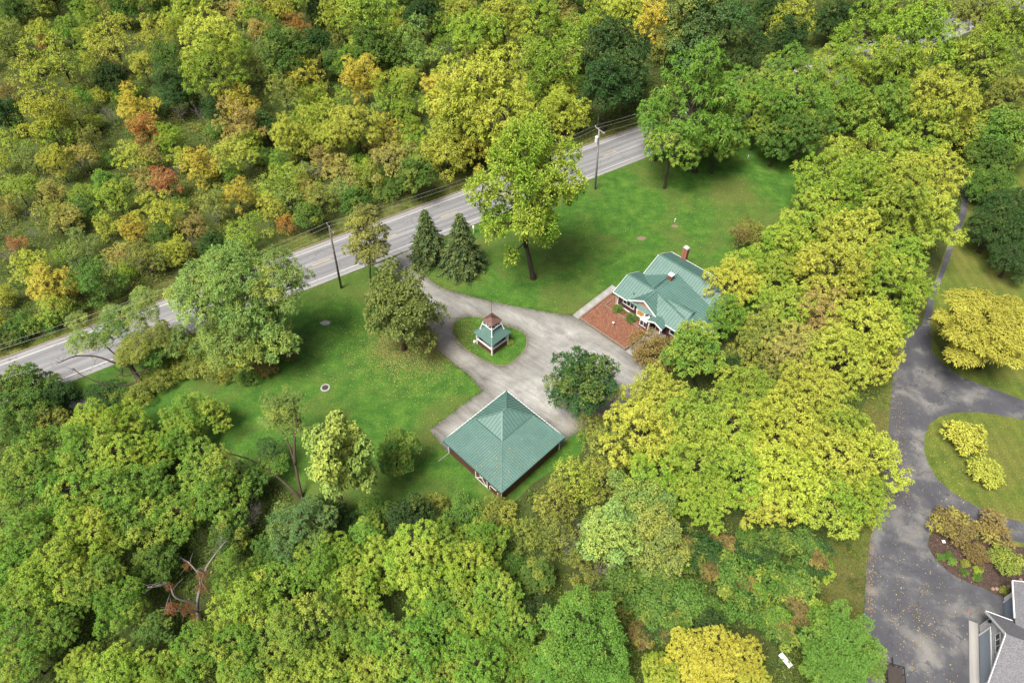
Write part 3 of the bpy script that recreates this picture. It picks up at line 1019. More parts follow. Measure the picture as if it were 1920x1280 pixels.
# ------------------------------------------------------------------ well house on the island
gz = empty('gazebo', (-2.6, 60.8, 0.03), RZ)
tag(gz, 'small square well house with green skirt roof, open white tower and spire', 'gazebo')
hb, he = 1.42, 1.78
MB().box(-hb + 0.06, hb - 0.06, -hb, -hb + 0.1, 0, 0.98).box(-hb + 0.06, hb - 0.06, hb - 0.1, hb, 0, 0.98).box(-hb, -hb + 0.1, -hb + 0.1, hb - 0.1, 0, 0.98).box(hb - 0.1, hb, -hb + 0.1, hb - 0.1, 0, 0.98).build('low_wall', M['redwood'], gz)
rl = MB()
for s_ in (-1, 1):
    rl.box(-hb + 0.1, hb - 0.1, s_ * hb - 0.09, s_ * hb + 0.09, 0.985, 1.07)
    rl.box(s_ * hb - 0.09, s_ * hb + 0.09, -hb + 0.1, hb - 0.1, 0.988, 1.073)
rl.build('rail', M['white'], gz)
for sx in (-1, 1):
    for sy in (-1, 1):
        bevel(MB().box(sx * hb - 0.1, sx * hb + 0.1, sy * hb - 0.1, sy * hb + 0.1, 0, 2.34).build('post', M['white'], gz), 0.015)
MB().box(-hb + .1, hb - .1, -hb + .1, hb - .1, 0.0, 0.08).build('floor', M['concrete'], gz)
zt, ht = 3.62, 0.5
rf, sm = MB(), MB()
cs = [(-1, -1), (1, -1), (1, 1), (-1, 1)]
for k in range(4):
    a, b = cs[k], cs[(k + 1) % 4]
    roof_plane(rf, sm, [(a[0] * he, a[1] * he, 2.3), (b[0] * he, b[1] * he, 2.3), (b[0] * ht, b[1] * ht, zt), (a[0] * ht, a[1] * ht, zt)], (b[0] - a[0], b[1] - a[1], 0), 0.3, 0.05, 0.035, 0.035)
rf.box(-ht, ht, -ht, ht, zt - 0.05, zt - 0.01)
ro = rf.build('skirt_roof', M['roofmetal'], gz)
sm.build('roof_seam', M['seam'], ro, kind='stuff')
hc = MB()
for sx, sy in cs:
    hc.bar((sx * he, sy * he, 2.33), (sx * ht, sy * ht, zt + 0.03), 0.12, 0.04)
hc.build('hip_cap', M['roofmetal'], ro)
for sx, sy in cs:
    bevel(MB().bar((sx * 1.08, sy * 1.08, 2.95), (sx * 0.74, sy * 0.74, 4.55), 0.12, 0.12).build('tower_leg', M['white'], gz), 0.012)
    MB().tube([(sx * 1.08, sy * 1.08, 2.9), (sx * 1.07, sy * 1.07, 3.06)], [0.12, 0.1], 8).build('leg_foot', M['white'], gz)
h9 = 0.87
tr = MB()
for k in range(4):
    a, b = cs[k], cs[(k + 1) % 4]
    A, B = Vector((a[0] * h9, a[1] * h9, 3.92)), Vector((b[0] * h9, b[1] * h9, 3.92))
    tr.bar(A, B, 0.08, 0.10)
    up = 0.75 / h9
    for f0, f1 in ((0.5, 0.22), (0.5, 0.78)):
        p = A.lerp(B, f0)
        q = A.lerp(B, f1)
        q = Vector((q.x * up, q.y * up, 4.5))
        tr.bar(p, q, 0.055, 0.07)
tr.build('tower_rail', M['white'], gz)
hcap = 0.92
cp_ = MB()
pts = [(sx * hcap, sy * hcap, 4.62) for sx, sy in cs] + [(0, 0, 5.08)] + [(sx * hcap, sy * hcap, 4.56) for sx, sy in cs]
cp_.add(pts, [(0, 1, 4), (1, 2, 4), (2, 3, 4), (3, 0, 4), (8, 7, 6, 5), (5, 6, 1, 0), (6, 7, 2, 1), (7, 8, 3, 2), (8, 5, 0, 3)])
ck = cp_.build('cap_roof', M['copper'], gz)
MB().tube([(0, 0, 5.0), (0, 0, 5.5), (0, 0, 7.75)], [0.06, 0.03, 0.02], 6).build('spire', M['iron'], ck)
mb = MB()
mb.tube([(-1.62, -1.58, 0.0), (-1.62, -1.58, 0.32), (-1.62, -1.58, 0.42)], [0.14, 0.2, 0.17], 8)
o = mb.build('urn', M['white'], None, loc=None)
o.matrix_world = Matrix.Translation((-5.0, 60.9, 0.05)) @ Matrix.Translation((1.62, 1.58, 0))
tag(o, 'little white urn on the island grass beside the well house', 'urn')

# ------------------------------------------------------------------ white house in the corner
wh = empty('white_house', (45.6, 24.02, 0), R_(-23.46))
tag(wh, 'white sided house with grey shingle roof and garage gable', 'house')
GW, GZ, PZ, OV = 6.2, 2.45, 5.35, 0.42


def gab(x):
    pr = [(0.0, 0.0), (-GW, 0.0), (-GW, GZ), (-GW / 2, PZ - 0.12), (0.0, GZ)]
    return [(x, y, z) for y, z in pr]


mb = MB()
mb.add(gab(0.0) + gab(7.0), [(0, 1, 2, 3, 4), (9, 8, 7, 6, 5)] + [(i, i + 5, (i + 1) % 5 + 5, (i + 1) % 5) for i in range(5)])
mb.box(2.33, 10.0, -9.0, 3.97, 0, 2.6)
mb.build('wall', M['siding'], wh)
mb = MB()
z = 0.1
while z < PZ - 0.3:
    hw = GW / 2 if z < GZ else GW / 2 * (PZ - z) / (PZ - GZ)
    mb.add([(-0.03, -GW / 2 - hw + .03, z), (-0.03, -GW / 2 + hw - .03, z), (-0.004, -GW / 2 + hw - .03, z + 0.16), (-0.004, -GW / 2 - hw + .03, z + 0.16)], [(0, 1, 2, 3), (3, 2, 1, 0)])
    mb.add([(-0.03, -GW / 2 - hw + .03, z), (-0.03, -GW / 2 + hw - .03, z), (-0.004, -GW / 2 + hw - .03, z), (-0.004, -GW / 2 - hw + .03, z)], [(0, 1, 2, 3)])
    z += 0.165
mb.build('siding', M['siding'], wh, kind='stuff')
mb = MB()
sl_ = (PZ - GZ) / (GW / 2)
for s_ in (1, -1):
    ye = -GW / 2 + s_ * (GW / 2 + OV)
    ze = GZ - OV * sl_ + 0.1
    mb.slab([(-OV, ye, ze), (8.5, ye, ze), (8.5, -GW / 2, PZ + 0.1 - (0.002 if s_ < 0 else 0)), (-OV, -GW / 2, PZ + 0.1 - (0.002 if s_ < 0 else 0))], 0.1)
mb.slab([(1.85, 4.4, 2.66), (1.85, -10.0, 2.66), (6.5, -10.0, 5.3), (6.5, 4.4, 5.3)], 0.1)
mb.slab([(11.2, 4.4, 2.66), (11.2, -10.0, 2.66), (6.5, -10.0, 5.298), (6.5, 4.4, 5.298)], 0.1)
mb.build('roof', M['greyroof'], wh)
fa = Each('fascia', M['white'], wh)
for s_ in (1, -1):
    ye = -GW / 2 + s_ * (GW / 2 + OV)
    ze = GZ - OV * sl_ + 0.02
    fa.bar((-OV - 0.03, ye, ze), (-OV - 0.03, -GW / 2, PZ + 0.03), 0.05, 0.2)
    fa.bar((-OV, ye + s_ * 0.04, ze), (1.9, ye + s_ * 0.04, ze), 0.1, 0.13)
fa.bar((1.80, 4.4, 2.62), (1.80, 0.5, 2.62), 0.1, 0.14)
fa.bar((1.85, 4.44, 2.6), (6.5, 4.44, 5.24), 0.06, 0.2)
gd = MB()
for k in range(4):
    gd.box(-0.075, -0.035, -6.0, -1.15, 0.04 + 0.5 * k, 0.04 + 0.5 * k + 0.485)
gd.build('garage_door', M['blind'], wh)
MB().box(-0.11, -0.035, -1.145, -1.0, 0, 2.2).box(-0.11, -0.035, -6.15, -6.005, 0, 2.2).box(-0.11, -0.035, -6.005, -1.145, 2.05, 2.2).build('door_frame', M['white'], wh)
gd = MB()
for k in range(4):
    gd.box(2.255, 2.295, 0.75, 3.35, 0.04 + 0.5 * k, 0.04 + 0.5 * k + 0.485)
gd.build('garage_door', M['blind'], wh)
MB().box(2.22, 2.295, 3.355, 3.5, 0, 2.2).box(2.22, 2.295, 0.6, 0.745, 0, 2.2).box(2.22, 2.295, 0.745, 3.355, 2.05, 2.2).build('door_frame', M['white'], wh)
mx = Matrix.Translation((-0.04, -2.15, 2.95)) @ Matrix.Rotation(R_(-90), 4, 'Z')
window_on(wh, mx, 1.7, 0.75, 3, 0.06)
MB().box(-0.25, -0.04, -0.62, -0.42, 2.1, 2.32).build('wall_lamp', M['blackmetal'], wh)
MB().box(-0.95, -0.12, -12.0, 0.1, 0.0, 0.035).build('apron', M['concrete'], wh)

# black trailer
tl = empty('utility_trailer', (35.05, 18.6, 0), R_(-17))
tag(tl, 'black open utility trailer with a rail frame parked on the dark asphalt', 'trailer')
MB().box(-0.75, 0.75, -1.6, 1.55, 0.5, 0.6).build('bed', M['iron'], tl)
for x in (-0.75, -0.38, 0.0, 0.38, 0.75):
    MB().box(x - 0.025, x + 0.025, 1.5, 1.55, 0.6, 1.05).build('rail_post', M['blackmetal'], tl)
mb = MB()
mb.box(-0.78, 0.78, 1.49, 1.56, 1.05, 1.1)
for s_ in (-1, 1):
    mb.box(s_ * 0.75 - 0.035, s_ * 0.75 + 0.035, -1.6, 1.49, 1.05, 1.1)
    for y in (-1.5, -0.7, 0.1, 0.9):
        mb.box(s_ * 0.75 - 0.025, s_ * 0.75 + 0.025, y, y + 0.05, 0.6, 1.05)
mb.build('top_rail', M['blackmetal'], tl)
for s_ in (-1, 1):
    wm = MB()
    wm.tube([(s_ * 0.80, 0, 0.31), (s_ * 0.98, 0, 0.31)], [0.31, 0.31], 14)
    wo = wm.build('wheel', M['blackmetal'], tl)
    MB().tube([(s_ * 0.975, 0, 0.31), (s_ * 0.99, 0, 0.31)], [0.16, 0.16], 10).build('rim', M['galv'], wo)
MB().bar((0, 1.5, 0.48), (0, 2.4, 0.45), 0.08, 0.08).build('tow_bar', M['blackmetal'], tl)

# white board in the brush
bd = MB()
bd.box(-0.25, 0.25, -0.68, 0.68, 0.0, 0.06)
o = bevel(bd.build('board', mat_plain('stained_white_board', (0.68, 0.68, 0.66), 0.5, 0, 0.12, 2.5), None, loc=(25.65, 20.65, 0.45)), 0.02)
o.rotation_euler = (R_(6), R_(-4), R_(34))
tag(o, 'white board lying tilted in the brush near the bright green tree', 'board')

# ------------------------------------------------------------------ utility poles and wires
PH = 11.0


def utility_pole(base, top, label, transformer, mat):
    d = (top - base)
    r = empty('utility_pole', base)
    tag(r, label, 'utility pole', 'poles along the road')
    MB().tube([(0, 0, 0), d * 0.5, d], [0.17, 0.14, 0.11], 10).build('pole', M[mat], r, True)
    cr = Vector((rn.x, rn.y, 0))
    a, b = d * 0.985 - cr * 1.2, d * 0.985 + cr * 1.2
    along = Vector((rd.x, rd.y, 0)) * 0.14
    MB().bar(a + along, b + along, 0.1, 0.12).build('crossarm', M[mat], r)
    for f in (0.03, 0.62, 0.97):
        p = a.lerp(b, f) + along
        MB().tube([p + Vector((0, 0, 0.06)), p + Vector((0, 0, 0.2)), p + Vector((0, 0, 0.27))], [0.035, 0.06, 0.03], 8).build('insulator', M['galv'], r)
    if transformer:
        p = d * 0.80 - Vector((rd.x, rd.y, 0)) * 0.42 + Vector((0, 0, 0.1))
        tb = MB().tube([p, p + Vector((0, 0, 0.1)), p + Vector((0, 0, 1.0)), p + Vector((0, 0, 1.08))], [0.24, 0.27, 0.27, 0.18], 12).build('transformer', M['galv'], r)
        MB().tube([p + Vector((0.08, 0, 1.05)), p + Vector((0.08, 0, 1.35))], [0.04, 0.03], 6).build('bushing', M['stone'], tb)
        MB().tube([d * 0.80 + Vector((0.16, 0.05, 0)), d * 0.02 + Vector((0.19, 0.05, 0))], [0.03, 0.03], 5).build('conduit', M['galv'], r)
    return r, [a.lerp(b, f) + along + Vector((0, 0, 0.27)) for f in (0.03, 0.62, 0.97)] + [d * 0.66 - cr * 0.2]


b1 = at(640, 540)
b2 = at(1116, 355)
t1 = at(617.5, 428, PH)
t2 = at(1123.5, 243, PH)
p1, i1 = utility_pole(b1, t1, 'dark wooden utility pole on the lawn by the sparse columnar tree', False, 'pole')
p2, i2 = utility_pole(b2, t2, 'weathered utility pole carrying a pale transformer above the road', True, 'greypole')
P1 = [p1.location + q for q in i1]
P2 = [p2.location + q for q in i2]
span = P2[0] - P1[0]
gp = empty('service_post', at(1120, 238))
tag(gp, 'slim grey service post in the verge across the road', 'post')
MB().tube([(0, 0, 0), (0, 0, 3.7)], [0.13, 0.09], 8).build('pole', M['greypole'], gp)
MB().tube([(0.0, -0.12, 1.5), (0.0, -0.12, 2.1)], [0.07, 0.07], 6).build('meter_box', M['galv'], gp)


def wire(a, b, sag, name, label, r=0.022):
    pts = []
    for k in range(25):
        t = k / 24
        p = a.lerp(b, t)
        p.z -= sag * 4 * t * (1 - t)
        pts.append(p)
    o = MB().tube(pts, [r] * 25, 4).build(name, M['wire'])
    return tag(o, label, 'wire', 'overhead wires along the road')


nm = ['farthest from the road edge', 'above the pole top', 'on the road side']
wl_ = ['roadside', 'middle', 'wooded-side', 'lowest']
for k in range(4):
    wire(P1[k], P2[k], 1.0 + 0.15 * (k == 3), 'power_wire', f'{wl_[k]} overhead wire strung between the dark pole and transformer pole', 0.014 if k < 3 else 0.02)
    wire(P1[k], P1[k] - span, 1.0, 'power_wire', f'{wl_[k]} overhead wire running from the dark pole towards the broken tree', 0.014 if k < 3 else 0.02)
    wire(P2[k], P2[k] + span, 1.0, 'power_wire', f'{wl_[k]} overhead wire running from the transformer pole into the far trees', 0.014 if k < 3 else 0.02)


# ------------------------------------------------------------------ small things on the grass
def disc(name, px, py, r, z, mat, label, cat, squash=1.0, seed=1, h=0.04):
    rng = random.Random(seed)
    p = at(px, py)
    n = 14
    mb = MB()
    rr = [r * rng.uniform(0.82, 1.12) for _ in range(n)]
    ring = [(rr[k] * math.cos(6.283 * k / n), rr[k] * squash * math.sin(6.283 * k / n)) for k in range(n)]
    mb.add([(x, y, 0) for x, y in ring] + [(x * .8, y * .8, h) for x, y in ring], [(k, (k + 1) % n, (k + 1) % n + n, k + n) for k in range(n)] + [tuple(range(n, 2 * n))])
    o = mb.build(name, mat, None, loc=(p.x, p.y, z))
    return tag(o, label, cat)


mh = empty('septic_cover', at(610, 727) + Vector((0, 0, 0.02)))
tag(mh, 'round dark access cover with pale ring set in the lawn', 'access cover')
MB().tube([(0, 0, 0), (0, 0, 0.07)], [0.62, 0.58], 18).build('ring', M['stone'], mh)
MB().tube([(0, 0, 0.071), (0, 0, 0.10)], [0.42, 0.40], 16).build('lid', M['iron'], mh)
disc('stone_slab', 610, 605, 0.75, 0.014, M['stone'], 'pale flat stone overgrown in the lawn near the dark pole', 'stone', 0.6, 3)
disc('grey_stone', 147, 757, 1.1, 0.014, M['stone'], 'pale grey rock slab beside the low dark shrub', 'stone', 0.8, 4)
disc('soil_patch', 1203, 447, 0.75, 0.014, M['soil'], 'bare brown soil patch in the lawn above the house', 'soil patch', 0.6, 5)
disc('soil_patch', 1265, 424, 0.55, 0.014, M['soil'], 'bare soil patch at the foot of the white lawn marker', 'soil patch', 0.7, 6)
for px, py, lb in ((1265, 416, 'short white marker pipe standing on the bare soil patch'), (1402, 297, 'short white marker pipe on the lawn under the big maple')):
    mk = empty('marker_pipe', at(px, py))
    tag(mk, lb, 'marker')
    MB().tube([(0, 0, 0), (0, 0, 0.55)], [0.07, 0.07], 8).build('pipe', M['white'], mk)
    MB().tube([(0, 0, 0.55), (0, 0, 0.62)], [0.10, 0.09], 8).build('cap', M['white'], mk)
mk = empty('mailbox', at(888, 437))
tag(mk, 'white mailbox on a post beside the road behind the spruces', 'mailbox')
MB().box(-0.05, 0.05, -0.05, 0.05, 0, 1.05).build('post', M['white'], mk)
MB().box(-0.11, 0.11, -0.28, 0.28, 1.05, 1.28).build('box', M['white'], mk)
sg = empty('bed_sign', at(1766, 1018))
tag(sg, 'small white square plaque on a stake in the dark planting bed', 'plaque')
MB().box(-0.02, 0.02, -0.02, 0.02, 0, 0.4).build('stake', M['iron'], sg)
MB().box(-0.16, 0.16, -0.16, 0.16, 0.4, 0.43).build('plate', M['white'], sg)
rng = random.Random(4)
for k in range(8):
    t = k / 7
    px, py = 1861 + 52 * t, 1104 - 18 * t + 6 * math.sin(3 * t)
    p = at(px, py)
    mb = MB()
    r = rng.uniform(0.17, 0.24)
    mb.tube([(0, 0, 0), (0, 0, 0.12), (0, 0, 0.17)], [r, r, r * 0.7], 7)
    o = mb.build('edging_stone', M['brownstone'], None, loc=(p.x, p.y, 0.02))
    o.rotation_euler = (0, 0, rng.uniform(0, 3))
    tag(o, ['', 'second ', 'third ', 'fourth ', 'fifth ', 'sixth ', 'seventh ', 'eighth '][k] + 'brown edging stone of the row, counted from the asphalt towards the white house', 'stone', 'edging stones of the planting bed')
o = MB().box(-0.2, 0.2, -0.06, 0.06, 0, 0.1).build('brick', M['brick'], None, loc=at(1818.5, 1147) + Vector((0, 0, 0.015)))
o.rotation_euler.z = R_(-25)
tag(o, 'loose pale brick lying on the dark asphalt', 'brick')
# ------------------------------------------------------------------ foliage builders
def leaf_quads(P, D, Nn, L, Wd, droop, lift=0.10):
    """One folded, drooping diamond leaf per row."""
    S_ = np.cross(D, Nn)
    S_ /= np.linalg.norm(S_, axis=1, keepdims=True) + 1e-9
    U = np.cross(S_, D)
    L = L[:, None]
    Wd = Wd[:, None]
    tip = P + D * L
    tip[:, 2] -= (droop[:, None] * L)[:, 0]
    mid = P + D * L * 0.45 + U * L * lift
    mid[:, 2] -= (droop[:, None] * L * 0.25)[:, 0]
    V = np.empty((len(P), 4, 3))
    V[:, 0], V[:, 1], V[:, 2], V[:, 3] = P, mid + S_ * Wd / 2, tip, mid - S_ * Wd / 2
    return V.reshape(-1, 3)


def quad_mesh(name, V, mat, attrs):
    n = len(V) // 4
    me = bpy.data.meshes.new(name)
    me.vertices.add(n * 4)
    me.vertices.foreach_set('co', V.astype(np.float32).ravel())
    me.loops.add(n * 4)
    me.loops.foreach_set('vertex_index', np.arange(n * 4, dtype=np.int32))
    me.polygons.add(n)
    me.polygons.foreach_set('loop_start', np.arange(0, n * 4, 4, dtype=np.int32))
    for k, v in attrs.items():
        a = me.attributes.new(k, 'FLOAT', 'FACE')
        a.data.foreach_set('value', v.astype(np.float32))
    me.materials.append(mat)
    me.update(calc_edges=True)
    return me


def unit(a):
    return a / (np.linalg.norm(a, axis=-1, keepdims=True) + 1e-9)


def tuft_leaves(rg, C, Nrm, per, L, Wd, droop, spread, el=(-0.15, 0.75), jit=0.12):
    """per leaves radiating from every tuft centre C around its direction Nrm."""
    n = len(C)
    up = unit(Nrm)
    ref = np.where(np.abs(up[:, 2:3]) < 0.9, np.array([[0, 0, 1.0]]), np.array([[1.0, 0, 0]]))
    X = unit(np.cross(up, ref))
    Y = np.cross(up, X)
    C, up, X, Y = (np.repeat(a, per, 0) for a in (C, up, X, Y))
    m = n * per
    a = rg.uniform(0, 2 * np.pi, m)
    e = rg.uniform(el[0], el[1], m)
    D = unit((X * np.cos(a)[:, None] + Y * np.sin(a)[:, None]) * np.cos(e)[:, None] + up * np.sin(e)[:, None])
    ls = L * rg.uniform(0.65, 1.25, m)
    P = C + D * (spread * rg.uniform(0.0, 1.0, m))[:, None] + rg.normal(0, jit, (m, 3)) * spread
    Nn = unit(up * 0.8 + rg.normal(0, 0.35, (m, 3)) + np.array([0, 0, 0.35]))
    V = leaf_quads(P, D, Nn, ls, Wd * rg.uniform(0.7, 1.3, m), droop * rg.uniform(0.4, 1.5, m))
    return V, m


def crown_parts(seed, rz, nl, lr, frac, spacing, zmin=-0.45, taper=0.0, R=5.0, keep=1.0, flat=1.0):
    """Lobes of a crown (centres, radii) and its tuft points with their outward directions."""
    rg = np.random.default_rng(seed)
    env = np.array([1.0, 1.0, rz])
    dirs = []
    while len(dirs) < nl:
        c = unit(rg.normal(size=(14, 3)))
        c = c[c[:, 2] > zmin]
        if not len(c):
            continue
        if dirs:
            d = np.min(np.linalg.norm(c[:, None] - np.array(dirs)[None], axis=2), axis=1)
            dirs.append(c[np.argmax(d)])
        else:
            dirs.append(c[0])
    dirs = np.array(dirs)
    fr = rg.uniform(frac[0], frac[1], nl)
    rad = rg.uniform(lr[0], lr[1], nl) * R
    cen = dirs * env * fr[:, None] * R
    if taper:
        k = 1 - taper * np.clip(cen[:, 2] / (R * rz), -0.3, 1)
        cen[:, :2] *= k[:, None]
    cen = np.vstack([cen, [[0, 0, 0.12 * rz * R]]])
    rad = np.append(rad, 0.42 * R)
    pts, nrm, ton = [], [], []
    tone = rg.uniform(0, 1, nl + 1)
    for i in range(nl + 1):
        r = rad[i]
        k = max(8, int(4 * np.pi * r * r / spacing ** 2 * keep))
        j = np.arange(k) + 0.5
        ph = np.arccos(1 - 2 * j / k)
        th = np.pi * (1 + 5 ** 0.5) * j + rg.uniform(0, 6)
        nn = np.stack([np.cos(th) * np.sin(ph), np.sin(th) * np.sin(ph), np.cos(ph)], 1)
        nn = unit(nn + rg.normal(0, 0.16, nn.shape))
        rr = r * (rg.uniform(0.72, 1.2, k) + 0.2 * np.sin(3.1 * th + i) * np.sin(2.3 * ph + 2 * i))
        p = cen[i] + nn * rr[:, None] * np.array([1, 1, flat])
        ok = np.ones(k, bool)
        for q in range(nl + 1):
            if q != i:
                ok &= np.linalg.norm((p - cen[q]) / np.array([1, 1, flat]), axis=1) > rad[q] * 0.80
        ok &= (nn[:, 2] > -0.35) | (rg.uniform(0, 1, k) < 0.35)
        pts.append(p[ok])
        nrm.append(nn[ok])
        ton.append(np.clip(0.72 * tone[i] + 0.28 * rg.uniform(0, 1, ok.sum()), 0, 1))
    return rg, cen, rad, np.vstack(pts), np.vstack(nrm), np.concatenate(ton)


def limb_mesh(name, seed, cen, rad, mat, stem_z, r0=0.16, twigs=None, n=5):
    """Limbs from the stem to the lobes and on into them; the crown centre is the origin."""
    rng = random.Random(seed)
    mb = MB()
    mb.tube([(0, 0, stem_z), (rng.uniform(-.2, .2), rng.uniform(-.2, .2), stem_z * 0.4), (0.1, 0, 0.3), (0, 0.1, max(1.5, cen[:, 2].max() * 0.6))], [r0 * 1.25, r0, r0 * 0.7, r0 * 0.2], 6)
    for c, r in zip(cen[:-1], rad[:-1]):
        c = Vector(c)
        z = max(stem_z * 0.9, min(c.z - 1.6, 1.0) * 0.8)
        a = Vector((0, 0, z))
        m = a.lerp(c, 0.5) + Vector((rng.uniform(-.3, .3), rng.uniform(-.3, .3), 0.35))
        mb.tube([a, m, c], [r0 * 0.55, r0 * 0.38, r0 * 0.2], n, False)
        for k in range(5):
            d = Vector((rng.gauss(0, 1), rng.gauss(0, 1), rng.gauss(0.3, 0.8))).normalized() * r * 0.9
            mb.tube([c, c + d * 0.5 + Vector((0, 0, 0.1)), c + d], [r0 * 0.18, r0 * 0.12, r0 * 0.05], 4, False)
    return mb.mesh(name, mat, True)


SPEC = {}


def species(key, kind, seed, shape, leaf, ratio, trunk, mat='leaf', stem=-3.0, bark='bark', phrase='tree', cat='tree'):
    rg, cen, rad, P, Nn, tone = crown_parts(seed, **shape)
    up = leaf.get('up', 0.5)
    V, m = tuft_leaves(rg, P, unit(Nn * 0.75 + np.array([0, 0, up])), leaf['per'], leaf['L'], leaf['W'], leaf['droop'], leaf['spread'], leaf.get('el', (-0.15, 0.75)))
    tt = np.repeat(tone, leaf['per'])
    me = quad_mesh(kind + '_crown', V, M[mat], {'tuft': np.clip(tt + rg.normal(0, 0.08, m), 0, 1), 'leafr': rg.uniform(0, 1, m)})
    lm = limb_mesh(kind + '_limbs', seed, cen, rad, M[bark], stem, trunk)
    SPEC.setdefault(key, dict(kind=kind, ratio=ratio, protos=[], phrase=phrase, trunk=trunk, stem=stem, bark=bark, cat=cat))['protos'].append((me, lm))
    return m


WAL = dict(per=34, L=0.43, W=0.10, droop=0.36, spread=0.16, up=0.9, el=(-0.35, 1.2))
for s_ in range(8):
    species('walnut', 'walnut_tree', 100 + s_, dict(rz=0.85, nl=19 + s_ % 3 * 3, lr=(0.15, 0.33), frac=(0.52, 1.02), spacing=0.86, keep=0.88), WAL, 1.5, 0.20, phrase='feathery-leaved tree')
MAP = dict(per=28, L=0.26, W=0.18, droop=0.2, spread=0.28, up=0.6, el=(-0.3, 1.3))
for s_ in range(3):
    species('maple', 'maple_tree', 200 + s_, dict(rz=1.0, nl=24, lr=(0.15, 0.30), frac=(0.60, 0.92), spacing=0.68), MAP, 1.25, 0.22, phrase='dense round tree')
SPA = dict(per=20, L=0.38, W=0.13, droop=0.25, spread=0.40, up=0.6, el=(-0.3, 1.2))
for s_ in range(5):
    species('sparse', 'locust_tree', 300 + s_, dict(rz=1.0, nl=11 + s_, lr=(0.18, 0.34), frac=(0.55, 0.95), spacing=0.95, zmin=-0.6, keep=0.8), SPA, 1.15, 0.15, bark='bark', phrase='open-crowned tree')
COT = dict(per=36, L=0.22, W=0.13, droop=0.1, spread=0.34, up=1.1, el=(-0.2, 1.4))
for s_ in range(2):
    species('cotton', 'cottonwood_tree', 400 + s_, dict(rz=1.3, nl=34, lr=(0.13, 0.27), frac=(0.55, 1.0), spacing=0.62, zmin=-0.9, taper=0.0), COT, 1.7, 0.22, stem=-5.5, phrase='tall oval tree')
WIL = dict(per=34, L=0.42, W=0.10, droop=0.35, spread=0.35, up=0.7, el=(-0.4, 1.3))
for s_ in range(3):
    species('willow', 'willow_tree', 500 + s_, dict(rz=0.8, nl=17, lr=(0.2, 0.36), frac=(0.55, 0.94), spacing=0.86, zmin=-0.6), WIL, 1.1, 0.26, phrase='fine-leaved willow')
species('catalpa', 'catalpa_tree', 600, dict(rz=1.45, nl=20, lr=(0.24, 0.40), frac=(0.55, 0.92), spacing=0.62, zmin=-0.85), dict(per=13, L=0.44, W=0.36, droop=0.5, spread=0.2, up=0.5), 1.55, 0.2, stem=-5.0, phrase='tall large-leaved tree')
species('layered', 'katsura_tree', 610, dict(rz=0.75, nl=34, lr=(0.20, 0.32), frac=(0.5, 1.0), spacing=0.52, zmin=-0.5, flat=0.40), dict(per=18, L=0.36, W=0.11, droop=0.2, spread=0.35, up=1.3, el=(-0.1, 0.45)), 1.0, 0.2, phrase='layered spreading tree')
OAK = dict(per=24, L=0.30, W=0.19, droop=0.2, spread=0.36, up=0.6, el=(-0.3, 1.3))
for s_ in range(2):
    species('oak', 'oak_tree', 620 + s_, dict(rz=1.05, nl=20, lr=(0.17, 0.30), frac=(0.5, 0.96), spacing=0.70, zmin=-0.8), OAK, 1.25, 0.2, phrase='broad oak-like tree')
species('column', 'larch_tree', 640, dict(rz=1.9, nl=28, lr=(0.2, 0.38), frac=(0.6, 1.0), spacing=0.72, zmin=-0.9, keep=0.7, taper=0.35), dict(per=24, L=0.42, W=0.17, droop=0.2, spread=0.3, up=0.6, el=(-0.3, 1.2)), 2.1, 0.16, stem=-9.0, phrase='thin columnar tree')
ASH = dict(per=22, L=0.38, W=0.12, droop=0.25, spread=0.24, up=0.7, el=(-0.35, 1.2))
for s_ in range(5):
    species('ash', 'ash_tree', 800 + s_, dict(rz=1.15, nl=17 + s_, lr=(0.14, 0.31), frac=(0.48, 1.0), spacing=0.74, zmin=-0.7, keep=0.85), ASH, 1.2, 0.15, phrase='bushy leafy tree')
SHB = dict(per=26, L=0.44, W=0.19, droop=0.25, spread=0.6, up=0.7, el=(-0.3, 1.3))
for s_ in range(4):
    species('shrub', 'shrub', 700 + s_, dict(rz=0.75, nl=9 + s_, lr=(0.24, 0.42), frac=(0.45, 0.86), spacing=1.1, zmin=-0.2), SHB, 0.55, 0.1, stem=-2.5, phrase='shrub', cat='shrub')
BSH = dict(per=16, L=1.0, W=0.34, droop=0.3, spread=0.5, up=0.8, el=(-0.3, 1.2))
for s_ in range(4):
    species('bush', 'shrub', 760 + s_, dict(rz=0.8, nl=11 + s_ * 2, lr=(0.16, 0.36), frac=(0.4, 1.0), spacing=1.35, zmin=-0.3), BSH, 0.6, 0.1, stem=-2.5, phrase='loose leafy shrub', cat='shrub')
species('cedar', 'cedar_tree', 720, dict(rz=1.6, nl=22, lr=(0.2, 0.36), frac=(0.5, 0.82), spacing=0.62, zmin=-0.9, taper=0.7), dict(per=12, L=0.45, W=0.12, droop=0.1, spread=0.3, up=1.0), 1.7, 0.12, 'needle', stem=-6.0, phrase='dark conical cedar')


